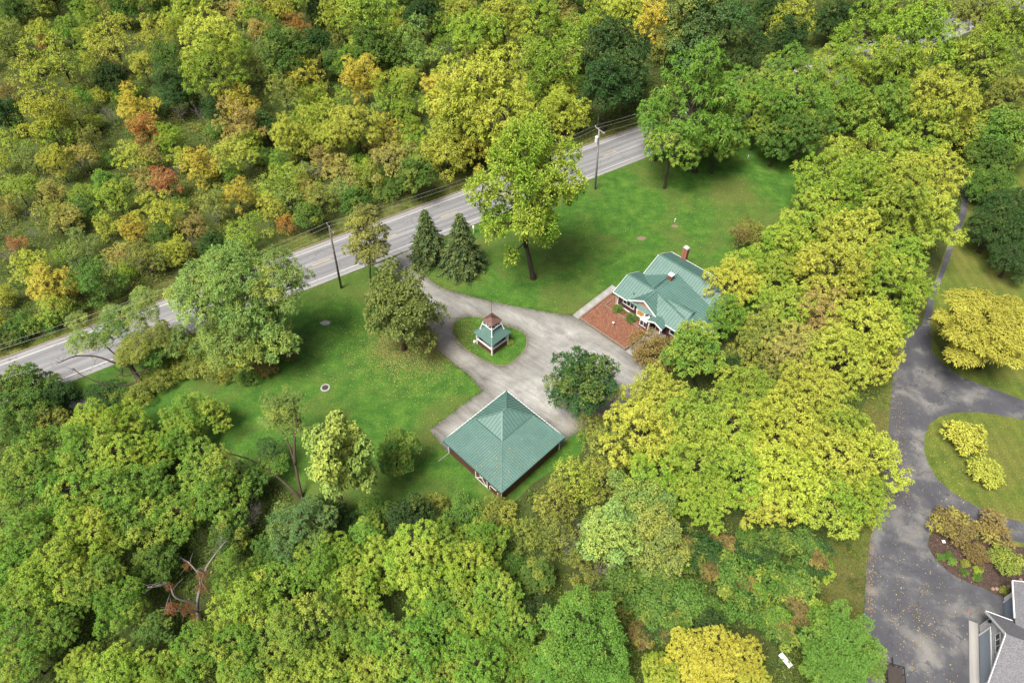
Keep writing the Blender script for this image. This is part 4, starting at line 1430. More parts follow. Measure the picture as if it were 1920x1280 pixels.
def spruce_proto(seed):
    """Whorls of drooping boughs, each a fan of needle sprays; base at the ground, height 12, radius 3.2."""
    rg = np.random.default_rng(seed)
    Hh, Rr = 12.0, 3.0
    P, D, Nn = [], [], []
    mb = MB()
    mb.tube([(0, 0, 0), (0, 0, 6), (0, 0, Hh)], [0.22, 0.14, 0.02], 7)
    z = 0.7
    while z < Hh - 0.15:
        r = Rr * (1 - z / Hh) ** 0.85 * rg.uniform(0.82, 1.12)
        nb = max(5, int(9 * (r / Rr) + 5))
        a0 = rg.uniform(0, 6)
        for k in range(nb):
            a = a0 + 2 * np.pi * k / nb + rg.normal(0, 0.12)
            rr = r * rg.uniform(0.75, 1.15)
            d = np.array([np.cos(a), np.sin(a), 0])
            sd_ = np.array([-np.sin(a), np.cos(a), 0])
            n = max(3, int(rr / 0.13))
            for q in range(n):
                t = (q + 0.6) / n
                for s in (-1, 0, 1):
                    w_ = rg.uniform(0, 0.42) * rr * (1 - t) * s
                    base = d * rr * t + sd_ * w_ + np.array([0, 0, z + 0.05 - 0.36 * rr * t * t + 0.16 * rr * max(0, t - 0.6)])
                    P.append(base + rg.normal(0, 0.05, 3))
                    D.append(unit(d * 0.9 + sd_ * (s * 0.8 + rg.normal(0, .3)) + np.array([0, 0, -0.15 + rg.normal(0, .2)])))
                    Nn.append(np.array([0, 0, 1.0]) + rg.normal(0, 0.35, 3))
            mb.tube([(0, 0, z), tuple(d * rr * 0.95 + np.array([0, 0, z - 0.3 * rr]))], [0.035, 0.01], 3, False)
        z += 0.34 * (0.75 + 0.5 * (1 - z / Hh))
    P, D, Nn = np.array(P), np.array(D), np.array(Nn)
    m = len(P)
    V = leaf_quads(P, D, unit(Nn), rg.uniform(0.25, 0.5, m), rg.uniform(0.09, 0.15, m), rg.uniform(0.1, 0.6, m))
    me = quad_mesh('spruce_crown', V, M['needle'], {'tuft': rg.uniform(0, 1, m), 'leafr': rg.uniform(0, 1, m)})
    return me, mb.mesh('spruce_trunk', M['bark'], True)


def bare_mesh(seed, spread=1.0, mat='pale_bark', depth=5, dens=3):
    """A leafless branching tree, about 7 m tall."""
    rng = random.Random(seed)
    mb = MB()

    def grow(p, d, L, r, k):
        q = p + d * L * 0.5 + Vector((rng.gauss(0, .06), rng.gauss(0, .06), 0)) * L
        e = p + d * L
        mb.tube([p, q, e], [r, r * 0.8, r * 0.6], 4 if k < 3 else 3, False)
        if k >= depth:
            return
        for _ in range(dens if k else dens + 2):
            nd = (d + Vector((rng.gauss(0, 1), rng.gauss(0, 1), rng.gauss(0.25, 0.5))) * 0.62 * spread).normalized()
            grow(p.lerp(e, rng.uniform(0.55, 1.0)), nd, L * rng.uniform(0.55, 0.85), r * 0.55, k + 1)
    grow(Vector((0, 0, -0.1)), Vector((0.05, 0.02, 1)).normalized(), 2.2, 0.11, 0)
    return mb.mesh('bare_branches', M[mat], False)


SPRUCE = [spruce_proto(1), spruce_proto(2)]
BARE = [bare_mesh(k, 0.9 + 0.15 * k) for k in range(3)]

COLR = {   # leaf colour, share of tufts turned yellow, word
    'yg': ((0.200, 0.310, 0.036), 0.34, 'yellow-green'),
    'gy': ((0.130, 0.245, 0.034), 0.24, 'light green'),
    'yel': ((0.320, 0.370, 0.048), 0.42, 'yellow'),
    'gold': ((0.440, 0.365, 0.050), 0.45, 'golden'),
    'tan': ((0.330, 0.285, 0.080), 0.25, 'tan'),
    'olive': ((0.180, 0.215, 0.046), 0.28, 'olive'),
    'grn': ((0.095, 0.178, 0.034), 0.10, 'mid green'),
    'brt': ((0.140, 0.270, 0.046), 0.15, 'bright green'),
    'dk': ((0.046, 0.096, 0.026), 0.02, 'dark green'),
    'bl': ((0.095, 0.175, 0.052), 0.04, 'bluish green'),
    'sil': ((0.180, 0.280, 0.068), 0.25, 'silvery green'),
    'chart': ((0.255, 0.365, 0.075), 0.25, 'chartreuse'),
    'pale': ((0.200, 0.290, 0.075), 0.40, 'pale green'),
    'org': ((0.320, 0.150, 0.042), 0.15, 'orange'),
    'red': ((0.330, 0.130, 0.060), 0.20, 'red'),
    'rust': ((0.170, 0.064, 0.030), 0.02, 'rusty'),
    'brn': ((0.190, 0.145, 0.050), 0.15, 'brownish'),
    'oakg': ((0.150, 0.205, 0.052), 0.24, 'mid green'),
    'spr': ((0.058, 0.092, 0.034), 0.06, 'grey-green'),
    'goldy': ((0.400, 0.375, 0.050), 0.40, 'golden yellow'),
    'larch': ((0.210, 0.210, 0.055), 0.30, 'olive'),
    'dull': ((0.320, 0.335, 0.050), 0.30, 'dull yellow'),
}
TREES = []          # (root, label stem, px, py, explicit label)
tr_rng = random.Random(77)
TRUNK = {}


def trunk_mesh(bark):
    if bark not in TRUNK:
        mb = MB()
        mb.tube([(0, 0, -0.02), (0, 0, 0.06), (0.02, 0.01, 0.5), (0, 0, 1)], [1.75, 1.2, 0.95, 0.8], 8)
        TRUNK[bark] = mb.mesh('trunk', M[bark], True)
    return TRUNK[bark]


def child(name, me, parent, color=None):
    o = bpy.data.objects.new(name, me)
    COL.objects.link(o)
    o.parent = parent
    if color:
        o.color = color
    return o


def jitter_col(c):
    v = tr_rng.uniform(0.86, 1.16)
    return tuple(max(0.01, x * v * tr_rng.uniform(0.93, 1.07)) for x in c)


def tree(px, py, r, sp, col, base=None, zs=1.0, label=None, k=None, group=None, zc=None, yel=None):
    """A tree whose crown shows centred on (px, py) with a radius of r pixels of the photograph."""
    S_ = SPEC[sp]
    rgb, al, word = COLR[col]
    if yel is not None:
        al = yel
    if base is not None:
        b = at(*base)
        z = z_for(b, py)
        R = r * depth_of(Vector((b.x, b.y, z))) / FPX
        cx = at(px, py, z).xy
        off = Vector((cx.x - b.x, cx.y - b.y, 0))
    else:
        R = r * 70 / FPX
        hj = tr_rng.uniform(0.84, 1.3) if S_['cat'] == 'tree' else 1.0
        r *= 0.95 if S_['cat'] == 'tree' else 1.0
        for _ in range(4):
            z = zc if zc is not None else S_['ratio'] * R * hj
            p = at(px, py, z)
            R = r * depth_of(p) / FPX
        b = Vector((p.x, p.y, 0))
        off = Vector((0, 0, 0))
    s = R / 5.0
    me, lm = S_['protos'][tr_rng.randrange(len(S_['protos'])) if k is None else k % len(S_['protos'])]
    rz = tr_rng.uniform(0, 6.28)
    root = empty(S_['kind'], b, 0)
    crgb = (*jitter_col(rgb), min(1, max(0, al + tr_rng.uniform(-0.12, 0.12))))
    c = child('crown', me, root, crgb)
    l = child('limbs', lm, root)
    for o in (c, l):
        o.location = off + Vector((0, 0, z))
        o.rotation_euler = (0, 0, rz)
        o.scale = (s, s, s * zs)
    zt = max(0.25, z + (S_['stem'] + 0.35) * s * zs)
    t = child('trunk', trunk_mesh(S_['bark']), root)
    w_ = S_['trunk'] * s * 1.15
    t.scale = (w_, w_, math.sqrt(zt * zt + off.length_squared))
    if off.length > 0.01:
        t.rotation_euler = Vector((off.x, off.y, zt * 1.0 + 0.01)).to_track_quat('Z', 'Y').to_euler()
    root['category'] = S_['cat']
    TREES.append([root, (word, S_['phrase']), px, py, label, group, sp])
    return root


def shrub(px, py, r, col, label=None, k=None, sp='shrub', zs=1.0, group=None):
    return tree(px, py, r, sp, col, label=label, k=k, zs=zs, group=group)


def spruce(bx, by, apex_y, col, label, k):
    b = at(bx, by)
    h = z_for(b, apex_y)
    r = empty('spruce_tree', b, tr_rng.uniform(0, 6))
    rgb, al, word = COLR[col]
    c = child('crown', SPRUCE[k][0], r, (*rgb, al))
    t = child('trunk', SPRUCE[k][1], r)
    s = h / 12.0
    for o in (c, t):
        o.scale = (s * 1.45, s * 1.45, s * 0.95)
    r['category'] = 'tree'
    TREES.append([r, (word, 'spruce'), bx, by, label, 'spruces', 'spruce'])
    return r


def bare(px, py, h, k, label=None, mat=None, tilt=(0, 0)):
    b = at(px, py)
    r = empty('bare_tree', b, tr_rng.uniform(0, 6))
    o = child('branches', BARE[k], r)
    o.rotation_euler = (tilt[0], tilt[1], 0)
    o.scale = (h / 6.5,) * 3
    r['category'] = 'tree'
    TREES.append([r, ('grey', 'leafless tree'), px, py, label, 'bare trees', 'bare'])


# ------------------------------------------------------------------ single trees of the garden
tree(988, 358, 95, 'cotton', 'yg', base=(1000, 522), label='tall oval yellow-green tree standing alone on the lawn beside the spruces', k=0, zs=1.3, yel=0.5)
spruce(806, 486, 388, 'spr', 'slim blue-green spruce by the driveway mouth, the smaller of two', 0)
spruce(868, 502, 394, 'spr', 'bushy dark spruce on the lawn, the broader of two', 1)
tree(684, 440, 38, 'column', 'larch', base=(694, 528), label='sparse columnar olive tree leaning over the road beside the dark pole', zs=1.0)
tree(752, 578, 76, 'oak', 'oakg', base=(757, 655), zs=1.12, label='broad green tree with orange tinges at the bend of the driveway', k=0, yel=0.2)
tree(636, 856, 56, 'catalpa', 'chart', base=(634, 962), label='tall chartreuse large-leaved tree at the lawn edge before the garage', zs=1.35)
tree(1092, 712, 66, 'oak', 'dk', base=(1098, 770), label='dark green oak standing on the driveway between garage and porch', k=1)
tree(742, 848, 40, 'oak', 'grn', base=(742, 888), label='small round green tree with reddish top on the lawn beside the garage', k=1)
tree(1300, 195, 92, 'walnut', 'gy', base=(1303, 322), label='big round green tree on the lawn, alone beside the road', k=0, zs=1.1)
tree(1262, 268, 56, 'walnut', 'gy', label='lower green tree pressed against the big lawn tree, on its road side', k=3)
tree(1350, 258, 58, 'walnut', 'gy', label='lower green tree pressed against the big lawn tree, on its woods side', k=4)
tree(1300, 660, 56, 'maple', 'brt', base=(1306, 728), label='bright green round tree hiding the porch corner of the house', k=1, yel=0.35)
tree(1850, 620, 78, 'layered', 'dull', base=(1836, 690), label='spreading yellow tree in layers beside the dark driveway', zs=0.9, yel=0.35)
shrub(1222, 662, 44, 'brn', 'brownish shrub beside the porch steps', 0)
shrub(1158, 579, 12, 'grn', 'upper of two clipped green shrubs in the narrow bed by the wall', 1)
shrub(1182, 596, 12, 'grn', 'lower of two clipped green shrubs in the narrow bed by the wall', 2)
shrub(957, 641, 7, 'pale', 'tiny pale flowering bush at the well house corner', 1)
tree(1388, 442, 24, 'sparse', 'brn', base=(1386, 470), label='thin small brownish tree standing alone on the lawn behind the house', k=1)
shrub(1410, 440, 30, 'olive', 'loose olive shrub on the lawn edge behind the house', 3)
tree(432, 512, 66, 'willow', 'sil', base=(480, 655), k=0, label='silvery willow crown overhanging the road beyond the lawn')
tree(520, 530, 58, 'willow', 'sil', base=(505, 660), k=1, label='silvery willow crown nearest the dark pole on the lawn')
tree(372, 558, 62, 'willow', 'sil', base=(450, 680), k=2, label='silvery willow crown leaning over the road towards the broken tree')
tree(440, 622, 70, 'willow', 'sil', base=(470, 690), k=1, label='low silvery willow crown over the lawn edge')
tree(455, 572, 60, 'willow', 'sil', base=(478, 672), k=2, label='middle silvery willow crown joining the upper and lower ones')
tree(500, 628, 58, 'willow', 'sil', base=(508, 690), k=0, label='darker green willow crown hanging to the lawn below the others')
tree(388, 652, 44, 'willow', 'sil', zc=2.6, label='lowest silvery willow crown at the lawn edge towards the broken tree')
shrub(335, 655, 40, 'olive', 'olive scrub under the willows near the broken tree', 0)
shrub(385, 690, 34, 'olive', 'tangled olive shrub along the lawn edge under the willows', 2)
shrub(295, 690, 30, 'grn', 'green shrub at the foot of the broken tree', 1)
shrub(200, 742, 34, 'dk', 'low dark green shrub between the grey rock and the broken tree', 3, zs=0.7)
for i, (px, py, r, cl) in enumerate(((340, 690, 28, 'olive'), (372, 668, 30, 'grn'), (420, 698, 26, 'olive'), (458, 704, 24, 'grn'), (310, 712, 26, 'olive'), (232, 742, 24, 'grn'), (500, 690, 22, 'brn'), (280, 716, 24, 'olive'), (545, 668, 16, 'brn'))):
    shrub(px, py, r, cl)
shrub(262, 738, 26, 'olive', 'dark olive shrub wrapped round the base of the broken tree', 1)
shrub(1804, 818, 36, 'dull', zs=0.62, sp='bush', label='bigger yellow shrub on the island of mown grass', k=1)
shrub(1850, 886, 30, 'dull', zs=0.62, sp='bush', label='smaller yellow shrub on the island of mown grass', k=2)
shrub(1790, 985, 35, 'brn', zs=0.62, sp='bush', label='large twiggy tan shrub at the upper edge of the dark bed', k=3)
shrub(1862, 992, 37, 'brn', zs=0.62, sp='bush', label='twiggy tan shrub over the asphalt beside the dark bed', k=0)
shrub(1890, 1050, 29, 'olive', zs=0.62, sp='bush', label='olive shrub in the dark bed beside the white house', k=1)
shrub(1830, 1040, 22, 'brn', zs=0.62, sp='bush', label='tan shrub in the middle of the dark bed', k=2)
for i, (px, py, cl) in enumerate(((1762, 1044, 'grn'), (1778, 1040, 'grn'), (1784, 1052, 'brt'), (1809, 1056, 'olive'), (1808, 1072, 'grn'), (1832, 1068, 'yg'), (1832, 1083, 'grn'), (1884, 1106, 'olive'))):
    shrub(px, py, 8, cl, sp='bush', label='little bedding plant, number ' + 'one two three four five six seven eight'.split()[i] + ' along the dark bed edge', k=i)

# ------------------------------------------------------------------ the broken tree and the split tree
def limb_thing(name, base, limbs, mat, label, leaves):
    """A damaged tree: limbs as tubes through (px, py, z) points, tufts of leaves at given places."""
    b = at(*base)
    r = empty(name, b)
    tag(r, label, 'tree')
    mb = MB()
    rng = random.Random(3)
    for pts, r0, r1 in limbs:
        W_ = [at(x, y, z) - b for x, y, z in pts]
        n = len(W_)
        P = spline3(W_, 4)
        k = len(P)
        mb.tube(P, [r0 + (r1 - r0) * i / (k - 1) for i in range(k)], 6)
        if r1 < 0.08:
            for j in range(12):
                p = P[min(k - 1, int(k * (0.35 + 0.65 * rng.random())))]
                d = Vector((rng.gauss(0, 1), rng.gauss(0, 1), rng.gauss(0.3, .6))).normalized() * rng.uniform(0.6, 1.5)
                mb.tube([p, p + d * .5 + Vector((0, 0, .1)), p + d], [0.03, 0.02, 0.008], 3, False)
    mb.build('trunk', M[mat], r, True)
    for x, y, z, rr, sp, cl in leaves:
        S_ = SPEC[sp]
        o = child('crown', S_['protos'][tr_rng.randrange(len(S_['protos']))][0], r, (*jitter_col(COLR[cl][0]), COLR[cl][1]))
        p = at(x, y, z)
        o.location = p - b
        s = rr * depth_of(p) / FPX / 5
        o.scale = (s, s, s * 0.8)
        o.rotation_euler = (0, 0, tr_rng.uniform(0, 6))
    return r


def spline3(P, n):
    out = []
    k = len(P)
    for i in range(k - 1):
        p0, p1, p2, p3 = P[max(i - 1, 0)], P[i], P[i + 1], P[min(i + 2, k - 1)]
        for j in range(n):
            t = j / n
            out.append(0.5 * ((2 * p1) + (p2 - p0) * t + (2 * p0 - 5 * p1 + 4 * p2 - p3) * t * t + (3 * p1 - p0 - 3 * p2 + p3) * t ** 3))
    out.append(P[-1])
    return out


limb_thing('broken_tree', (272, 742), [
    ([(272, 742, 0), (262, 715, 1.6), (246, 688, 3.0), (240, 672, 4.0)], 0.34, 0.2),
    ([(246, 688, 3.0), (215, 680, 4.2), (180, 668, 5.2), (140, 668, 5.6), (112, 680, 5.8)], 0.17, 0.04),
    ([(240, 672, 4.0), (252, 640, 5.5), (262, 612, 6.8), (270, 590, 7.6)], 0.15, 0.04),
    ([(246, 688, 3.0), (205, 655, 5.2), (185, 630, 6.4), (170, 612, 7.0)], 0.11, 0.03),
    ([(252, 700, 2.6), (280, 690, 3.4), (310, 665, 4.4)], 0.11, 0.04),
    ([(250, 700, 2.2), (232, 705, 2.0), (230, 690, 3.4), (238, 668, 3.8)], 0.07, 0.04),
    ([(262, 715, 1.6), (215, 725, 1.8), (180, 715, 2.2), (148, 700, 2.8), (138, 690, 3.4)], 0.14, 0.03)],
    'bark', 'broken leaning tree with bare twisted limbs reaching over the road', [
    (150, 640, 6.6, 26, 'willow', 'sil'), (146, 600, 7.4, 20, 'willow', 'pale'), (215, 615, 6.8, 30, 'willow', 'grn'), (262, 590, 7.4, 34, 'willow', 'sil'), (218, 588, 7.6, 24, 'willow', 'sil'),
    (272, 555, 8.6, 24, 'willow', 'sil'), (255, 650, 5.4, 34, 'willow', 'olive'), (295, 628, 5.8, 30, 'willow', 'olive'), (320, 640, 4.6, 34, 'willow', 'sil'), (190, 640, 6.0, 22, 'willow', 'sil'), (236, 668, 4.6, 24, 'willow', 'olive'), (290, 660, 4.0, 30, 'willow', 'grn')])
limb_thing('split_tree', (566, 935), [
    ([(566, 935, 0), (560, 905, 1.6), (553, 870, 3.4), (540, 830, 5.4), (522, 800, 6.8), (500, 780, 7.6)], 0.19, 0.03),
    ([(566, 935, 0), (545, 915, 1.4), (505, 882, 2.6), (465, 860, 3.0), (430, 850, 3.2)], 0.18, 0.07),
    ([(553, 870, 3.4), (552, 830, 5.6), (556, 790, 7.6), (548, 745, 9.4)], 0.2, 0.04)],
    'rust_bark', 'split tree with one torn brown limb fallen sideways at the lawn edge', [
    (532, 765, 8.2, 40, 'ash', 'oakg'), (550, 798, 6.8, 28, 'ash', 'oakg'), (512, 782, 7.2, 24, 'sparse', 'sil'), (505, 845, 3.0, 26, 'shrub', 'dk'), (520, 870, 2.4, 26, 'shrub', 'grn')])
limb_thing('dead_tree', (372, 1165), [
    ([(372, 1165, 0), (370, 1130, 2.5), (376, 1095, 5.0), (372, 1075, 6.5), (352, 1052, 7.5)], 0.2, 0.05),
    ([(376, 1095, 5.0), (388, 1062, 7.0), (410, 1030, 8.6), (424, 1014, 9.4)], 0.12, 0.03),
    ([(370, 1130, 2.5), (330, 1120, 4.5), (318, 1095, 6.0), (300, 1098, 6.8), (276, 1101, 7.2)], 0.12, 0.03),
    ([(372, 1145, 1.5), (340, 1145, 3.0), (310, 1142, 4.0)], 0.1, 0.04)],
    'pale_bark', 'dead tree with rusty brown foliage and pale bare limbs in the near woods', [
    (352, 1060, 7.0, 10, 'sparse', 'rust'), (380, 1078, 6.6, 12, 'sparse', 'rust'), (378, 1100, 5.0, 12, 'sparse', 'rust'), (318, 1100, 6.4, 9, 'sparse', 'rust'), (322, 1140, 4.4, 13, 'sparse', 'rust'), (352, 1142, 3.6, 14, 'sparse', 'rust'), (365, 1158, 2.6, 10, 'sparse', 'rust')])
# ------------------------------------------------------------------ the woods, tree by tree: column, row, radius in the photograph, kind, colour
UP = '''18 85 47 ash olive|112 112 57 sparse yg|62 142 42 sparse yel|212 78 55 sparse yel|285 62 38 sparse yel|166 26 30 ash yg|347 28 32 ash yel|395 82 61 walnut yel|266 120 28 ash yel|312 112 32 ash grn|402 132 59 walnut yg|540 108 51 maple grn|556 52 25 ash org|84 78 17 shrub red|570 142 38 sparse gold|532 172 36 sparse olive|445 196 39 ash gold|262 206 38 ash gold|276 246 35 ash org|92 218 55 ash yel|100 252 38 sparse yg|143 218 36 sparse olive|322 262 33 ash yg|246 296 35 sparse yel|106 304 32 ash yel|377 312 36 ash gold|442 292 40 ash yel|455 236 45 ash tan|311 340 30 ash red|196 340 23 maple brt|216 372 40 ash yg|540 250 36 walnut yel|602 226 42 ash yel|530 348 45 sparse yg|206 146 34 maple dk|320 162 34 cedar dk|240 176 25 shrub gy|402 196 28 cedar dk|14 172 25 sparse brn|10 216 32 maple dk|22 272 32 sparse yg|30 352 32 sparse yg|300 402 42 ash yel|98 405 36 sparse olive|632 122 28 maple grn|628 34 36 ash yel|478 30 38 sparse yg|232 18 28 maple grn|524 18 30 sparse yel|300 22 25 maple grn|30 22 28 maple grn|78 62 25 ash yel|130 58 28 maple gy|596 82 30 maple dk|600 24 28 maple dk|448 92 28 ash yg|60 506 38 ash yel|98 534 45 walnut gold|102 578 36 sparse yg|32 458 19 sparse red|6 556 23 ash yel|184 528 49 ash grn|150 460 36 sparse sil|252 432 30 ash gold|200 424 23 ash yel|362 424 30 sparse tan|462 436 42 sparse yg|536 420 21 sparse org|575 405 28 maple grn|660 122 36 maple gy|684 146 47 ash gold|742 172 47 sparse yg|668 232 49 walnut yel|628 252 36 walnut yel|720 250 40 sparse gold|735 305 45 ash tan|778 272 38 sparse yg|690 330 36 sparse yg|640 330 38 sparse tan|600 372 36 sparse olive|780 330 38 maple grn|732 372 28 shrub grn|668 395 32 maple grn|838 292 51 ash yel|898 168 89 walnut yel|850 232 64 ash yel|945 225 70 walnut yel|838 180 49 walnut gold|898 288 47 ash gold|690 38 64 ash yg|706 92 47 maple grn|836 56 32 maple gy|780 100 49 ash sil|890 66 57 walnut yg|865 22 36 walnut yel|945 42 55 ash yel|1008 44 53 walnut yg|1030 132 64 ash yg|1056 212 49 ash yel|1085 82 55 ash yg|990 120 42 ash olive|1148 96 61 maple dk|1140 165 61 maple dk|1178 140 47 maple dk|1180 28 47 walnut yel|1232 42 47 ash gold|1306 44 66 maple bl|1298 100 49 maple bl|1250 92 40 sparse olive|1372 38 42 maple bl|1404 92 47 ash dk|1484 40 47 sparse yel|1440 26 36 maple dk|1478 92 40 maple dk|1560 46 40 maple dk|1130 20 36 ash yg|790 30 36 maple dk|752 20 30 maple grn|60 300 28 sparse sil|170 262 28 sparse olive|205 300 21 shrub grn|350 180 25 maple grn|300 205 21 shrub dk|480 130 32 sparse olive|495 235 28 maple dk|408 245 23 shrub grn|400 380 34 sparse olive|446 366 32 ash gold|340 300 23 ash yel|272 340 28 sparse tan|150 395 28 shrub grn|270 480 32 ash olive|330 470 30 ash yel|225 480 28 sparse tan|140 610 21 shrub grn|45 612 32 shrub grn|15 640 28 shrub dk|95 640 23 shrub grn|400 460 28 maple dk|432 480 19 shrub grn|510 390 30 sparse yel|610 300 30 ash tan|560 270 30 ash yel'''
MID = '''1458 268 40 maple grn|1498 188 58 walnut gy|1488 132 50 walnut gy|1512 246 48 walnut grn|1580 196 58 walnut gy|1570 122 50 walnut yg|1628 62 63 walnut yg|1722 66 71 walnut yg|1682 132 69 walnut yg|1660 200 56 walnut gy|1770 190 65 walnut yel|1834 118 71 walnut yg|1892 62 65 walnut yg|1842 28 54 walnut olive|1800 250 50 sparse yel|1740 246 56 walnut yg|1890 190 54 walnut olive|1884 258 60 maple brt|1858 300 44 maple grn|1884 398 58 willow dk|1862 352 46 willow grn|1900 450 44 willow dk|1868 424 54 willow dk|1898 486 42 willow dk|1838 352 30 willow grn|1622 290 71 walnut yg|1690 300 65 walnut yg|1738 340 62 walnut yel|1548 340 60 walnut yg|1602 366 71 walnut yg|1682 388 80 walnut yg|1744 420 56 walnut yel|1532 408 58 walnut yg|1470 452 54 walnut yg|1450 510 45 walnut yg|1600 462 73 walnut yel|1376 535 50 walnut yel|1366 592 43 walnut gy|1408 500 43 walnut yg|1688 480 60 walnut yg|1660 530 63 walnut yg|1556 512 76 walnut yel|1706 545 40 walnut yg|1470 580 58 walnut yg|1540 590 60 walnut tan|1440 625 54 walnut olive|1622 612 71 walnut yel|1668 606 46 walnut yg|1496 655 60 walnut tan|1402 672 48 sparse olive|1576 668 65 walnut yel|1640 668 48 walnut yel|1440 706 42 sparse olive|1360 690 34 maple dk|1412 742 65 walnut yg|1520 742 67 walnut yel|1220 752 65 walnut yel|1198 812 69 walnut yel|1288 790 71 walnut yg|1372 800 69 walnut yg|1462 808 71 walnut yel|1572 790 67 walnut yg|1560 850 73 walnut yel|1632 862 63 walnut yel|1480 890 71 walnut yel|1394 882 69 walnut yg|1306 872 71 walnut yg|1226 880 63 walnut yg|1546 934 69 walnut yg|1624 936 50 walnut yg|1430 946 54 walnut yel|1318 944 50 walnut yg|1140 842 52 sparse olive|1110 800 34 sparse olive|1078 900 50 sparse yg|1130 900 48 sparse olive|1040 945 48 sparse olive|1196 940 64 oak pale|1150 1000 66 oak pale|1232 1020 62 oak pale|1050 1010 44 sparse olive|1400 1004 24 shrub grn|1100 1060 38 sparse olive|1240 232 48 walnut gy|1335 208 56 walnut gy|1392 196 46 walnut gy|1300 262 44 walnut gy|1422 170 42 walnut gy|1375 168 44 walnut gy'''
LOW = '''42 772 52 willow grn|62 722 44 oak grn|20 735 36 maple dk|110 742 32 oak dk|100 790 34 sparse olive|164 790 44 walnut yg|228 790 50 walnut yg|348 776 44 walnut gy|396 782 40 walnut yg|338 824 48 walnut gy|282 850 46 walnut yg|76 846 64 walnut gy|160 852 60 walnut gy|222 852 56 walnut yg|56 906 66 walnut gy|134 924 72 walnut gy|232 920 70 walnut gy|300 912 50 walnut gy|390 886 62 walnut gy|418 932 58 walnut gy|462 905 44 walnut grn|330 968 56 walnut gy|260 990 64 walnut gy|170 1006 68 walnut yg|76 1000 70 walnut gy|20 1060 56 walnut gy|100 1082 66 walnut yg|182 1086 60 walnut gy|224 1136 54 walnut gy|40 1140 58 walnut gy|100 1180 54 walnut gy|40 1236 52 walnut gy|150 1250 40 walnut yg|226 1262 58 walnut yg|296 1056 44 maple grn|290 1180 36 walnut grn|366 1220 54 walnut gy|300 1262 50 walnut yg|432 1008 40 maple grn|440 1080 50 walnut gy|462 1140 70 walnut yg|520 1100 58 walnut gy|436 1200 54 walnut gy|512 1218 64 walnut gy|450 1262 46 walnut gy|582 1176 76 walnut gy|620 1236 60 walnut yg|560 1262 56 walnut yg|562 992 66 walnut bl|520 1030 44 walnut grn|600 1044 54 walnut gy|616 958 34 maple dk|634 1050 48 walnut yg|660 1120 58 walnut yg|690 1008 40 walnut gy|728 1050 58 walnut yg|776 1034 64 walnut yg|838 1022 52 walnut gy|908 1012 50 walnut gy|880 1066 60 walnut yg|810 1094 64 walnut yg|840 1150 60 walnut gy|930 1120 58 walnut gy|900 1180 56 walnut yg|960 1180 50 walnut gy|900 1236 64 walnut gy|980 1246 46 walnut gy|700 1190 54 walnut gy|758 1212 74 walnut gy|700 1262 54 walnut yg|820 1262 54 walnut gy|1086 1196 84 cotton brt|1040 1250 50 cotton brt|1140 1256 48 cotton brt|768 972 46 maple dk|700 960 36 shrub grn|870 968 38 shrub grn|820 950 26 shrub olive|930 960 34 shrub olive|660 985 30 shrub dk|1345 1226 58 walnut goldy|1288 1230 52 walnut goldy|1392 1232 44 walnut goldy|1330 1268 50 walnut goldy|1408 1272 40 walnut goldy|1240 1262 42 walnut yg|1576 1206 62 cotton brt|1548 1246 44 cotton brt|1612 1236 42 cotton brt|1560 1266 52 cotton brt|990 1000 36 sparse olive|960 1060 30 shrub grn|1010 1080 36 maple grn|1000 1140 34 sparse dk'''
BARES = '''592 345 5.5 0|206 232 4.5 1|344 232 4.5 2|172 172 5 0|164 330 5 1|286 520 5.5 2|262 508 5 0|452 250 4.5 1|700 112 5.5 2|706 290 5 0|842 120 6 1|410 425 4.5 2|1060 1040 6 1|480 985 4.5 0|1130 1090 5 2'''
for blk in (UP, MID, LOW):
    for row in blk.split('|'):
        x, y, r_, sp_, cl_ = row.split()
        if blk is UP:      # keep the grass verge along the road clear
            x_, rr_ = int(x), int(r_)
            edge = 690 - 0.378 * x_ if x_ < 1100 else 274 - 0.36 * (x_ - 1100)
            y = min(int(y), edge - 30 - 0.85 * rr_)
        tree(int(x), int(y), int(r_) * (0.93 if blk is LOW and sp_ == 'walnut' else 1.0), sp_, cl_)
have = [(T_[2], T_[3]) for T_ in TREES]
far_edge = lambda px: 690 - 0.378 * px if px < 1100 else 274 - 0.36 * (px - 1100)
for gy_ in range(-5, 660, 30):
    for gx_ in range(-10, 1150, 38):
        px, py = gx_ + tr_rng.uniform(-16, 16), gy_ + tr_rng.uniform(-13, 13)
        if py > far_edge(px) - 62 or math.hypot(px - 500, py - 180) < 45 or any(math.hypot(px - a, py - b) < 27 for a, b in have):
            continue
        have.append((px, py))
        if px < 480 and py > 130 and tr_rng.random() < 0.6:
            if tr_rng.random() < 0.55:
                bare(px, py, tr_rng.uniform(2.6, 4.6), tr_rng.randrange(3))
            continue
        tree(px, py, tr_rng.uniform(19, 30), tr_rng.choice(['ash', 'sparse', 'ash', 'shrub']), tr_rng.choice(['olive', 'yg', 'tan', 'grn', 'gy', 'yel', 'olive', 'yg', 'sil']))
for px, py, r_, cl_ in ((1428, 196, 40, 'gy'), (1452, 160, 40, 'gy'), (1478, 222, 36, 'grn'), (1420, 236, 30, 'gy'), (1530, 160, 40, 'yg'), (1600, 140, 40, 'yg')):
    tree(px, py, r_, 'walnut', cl_)
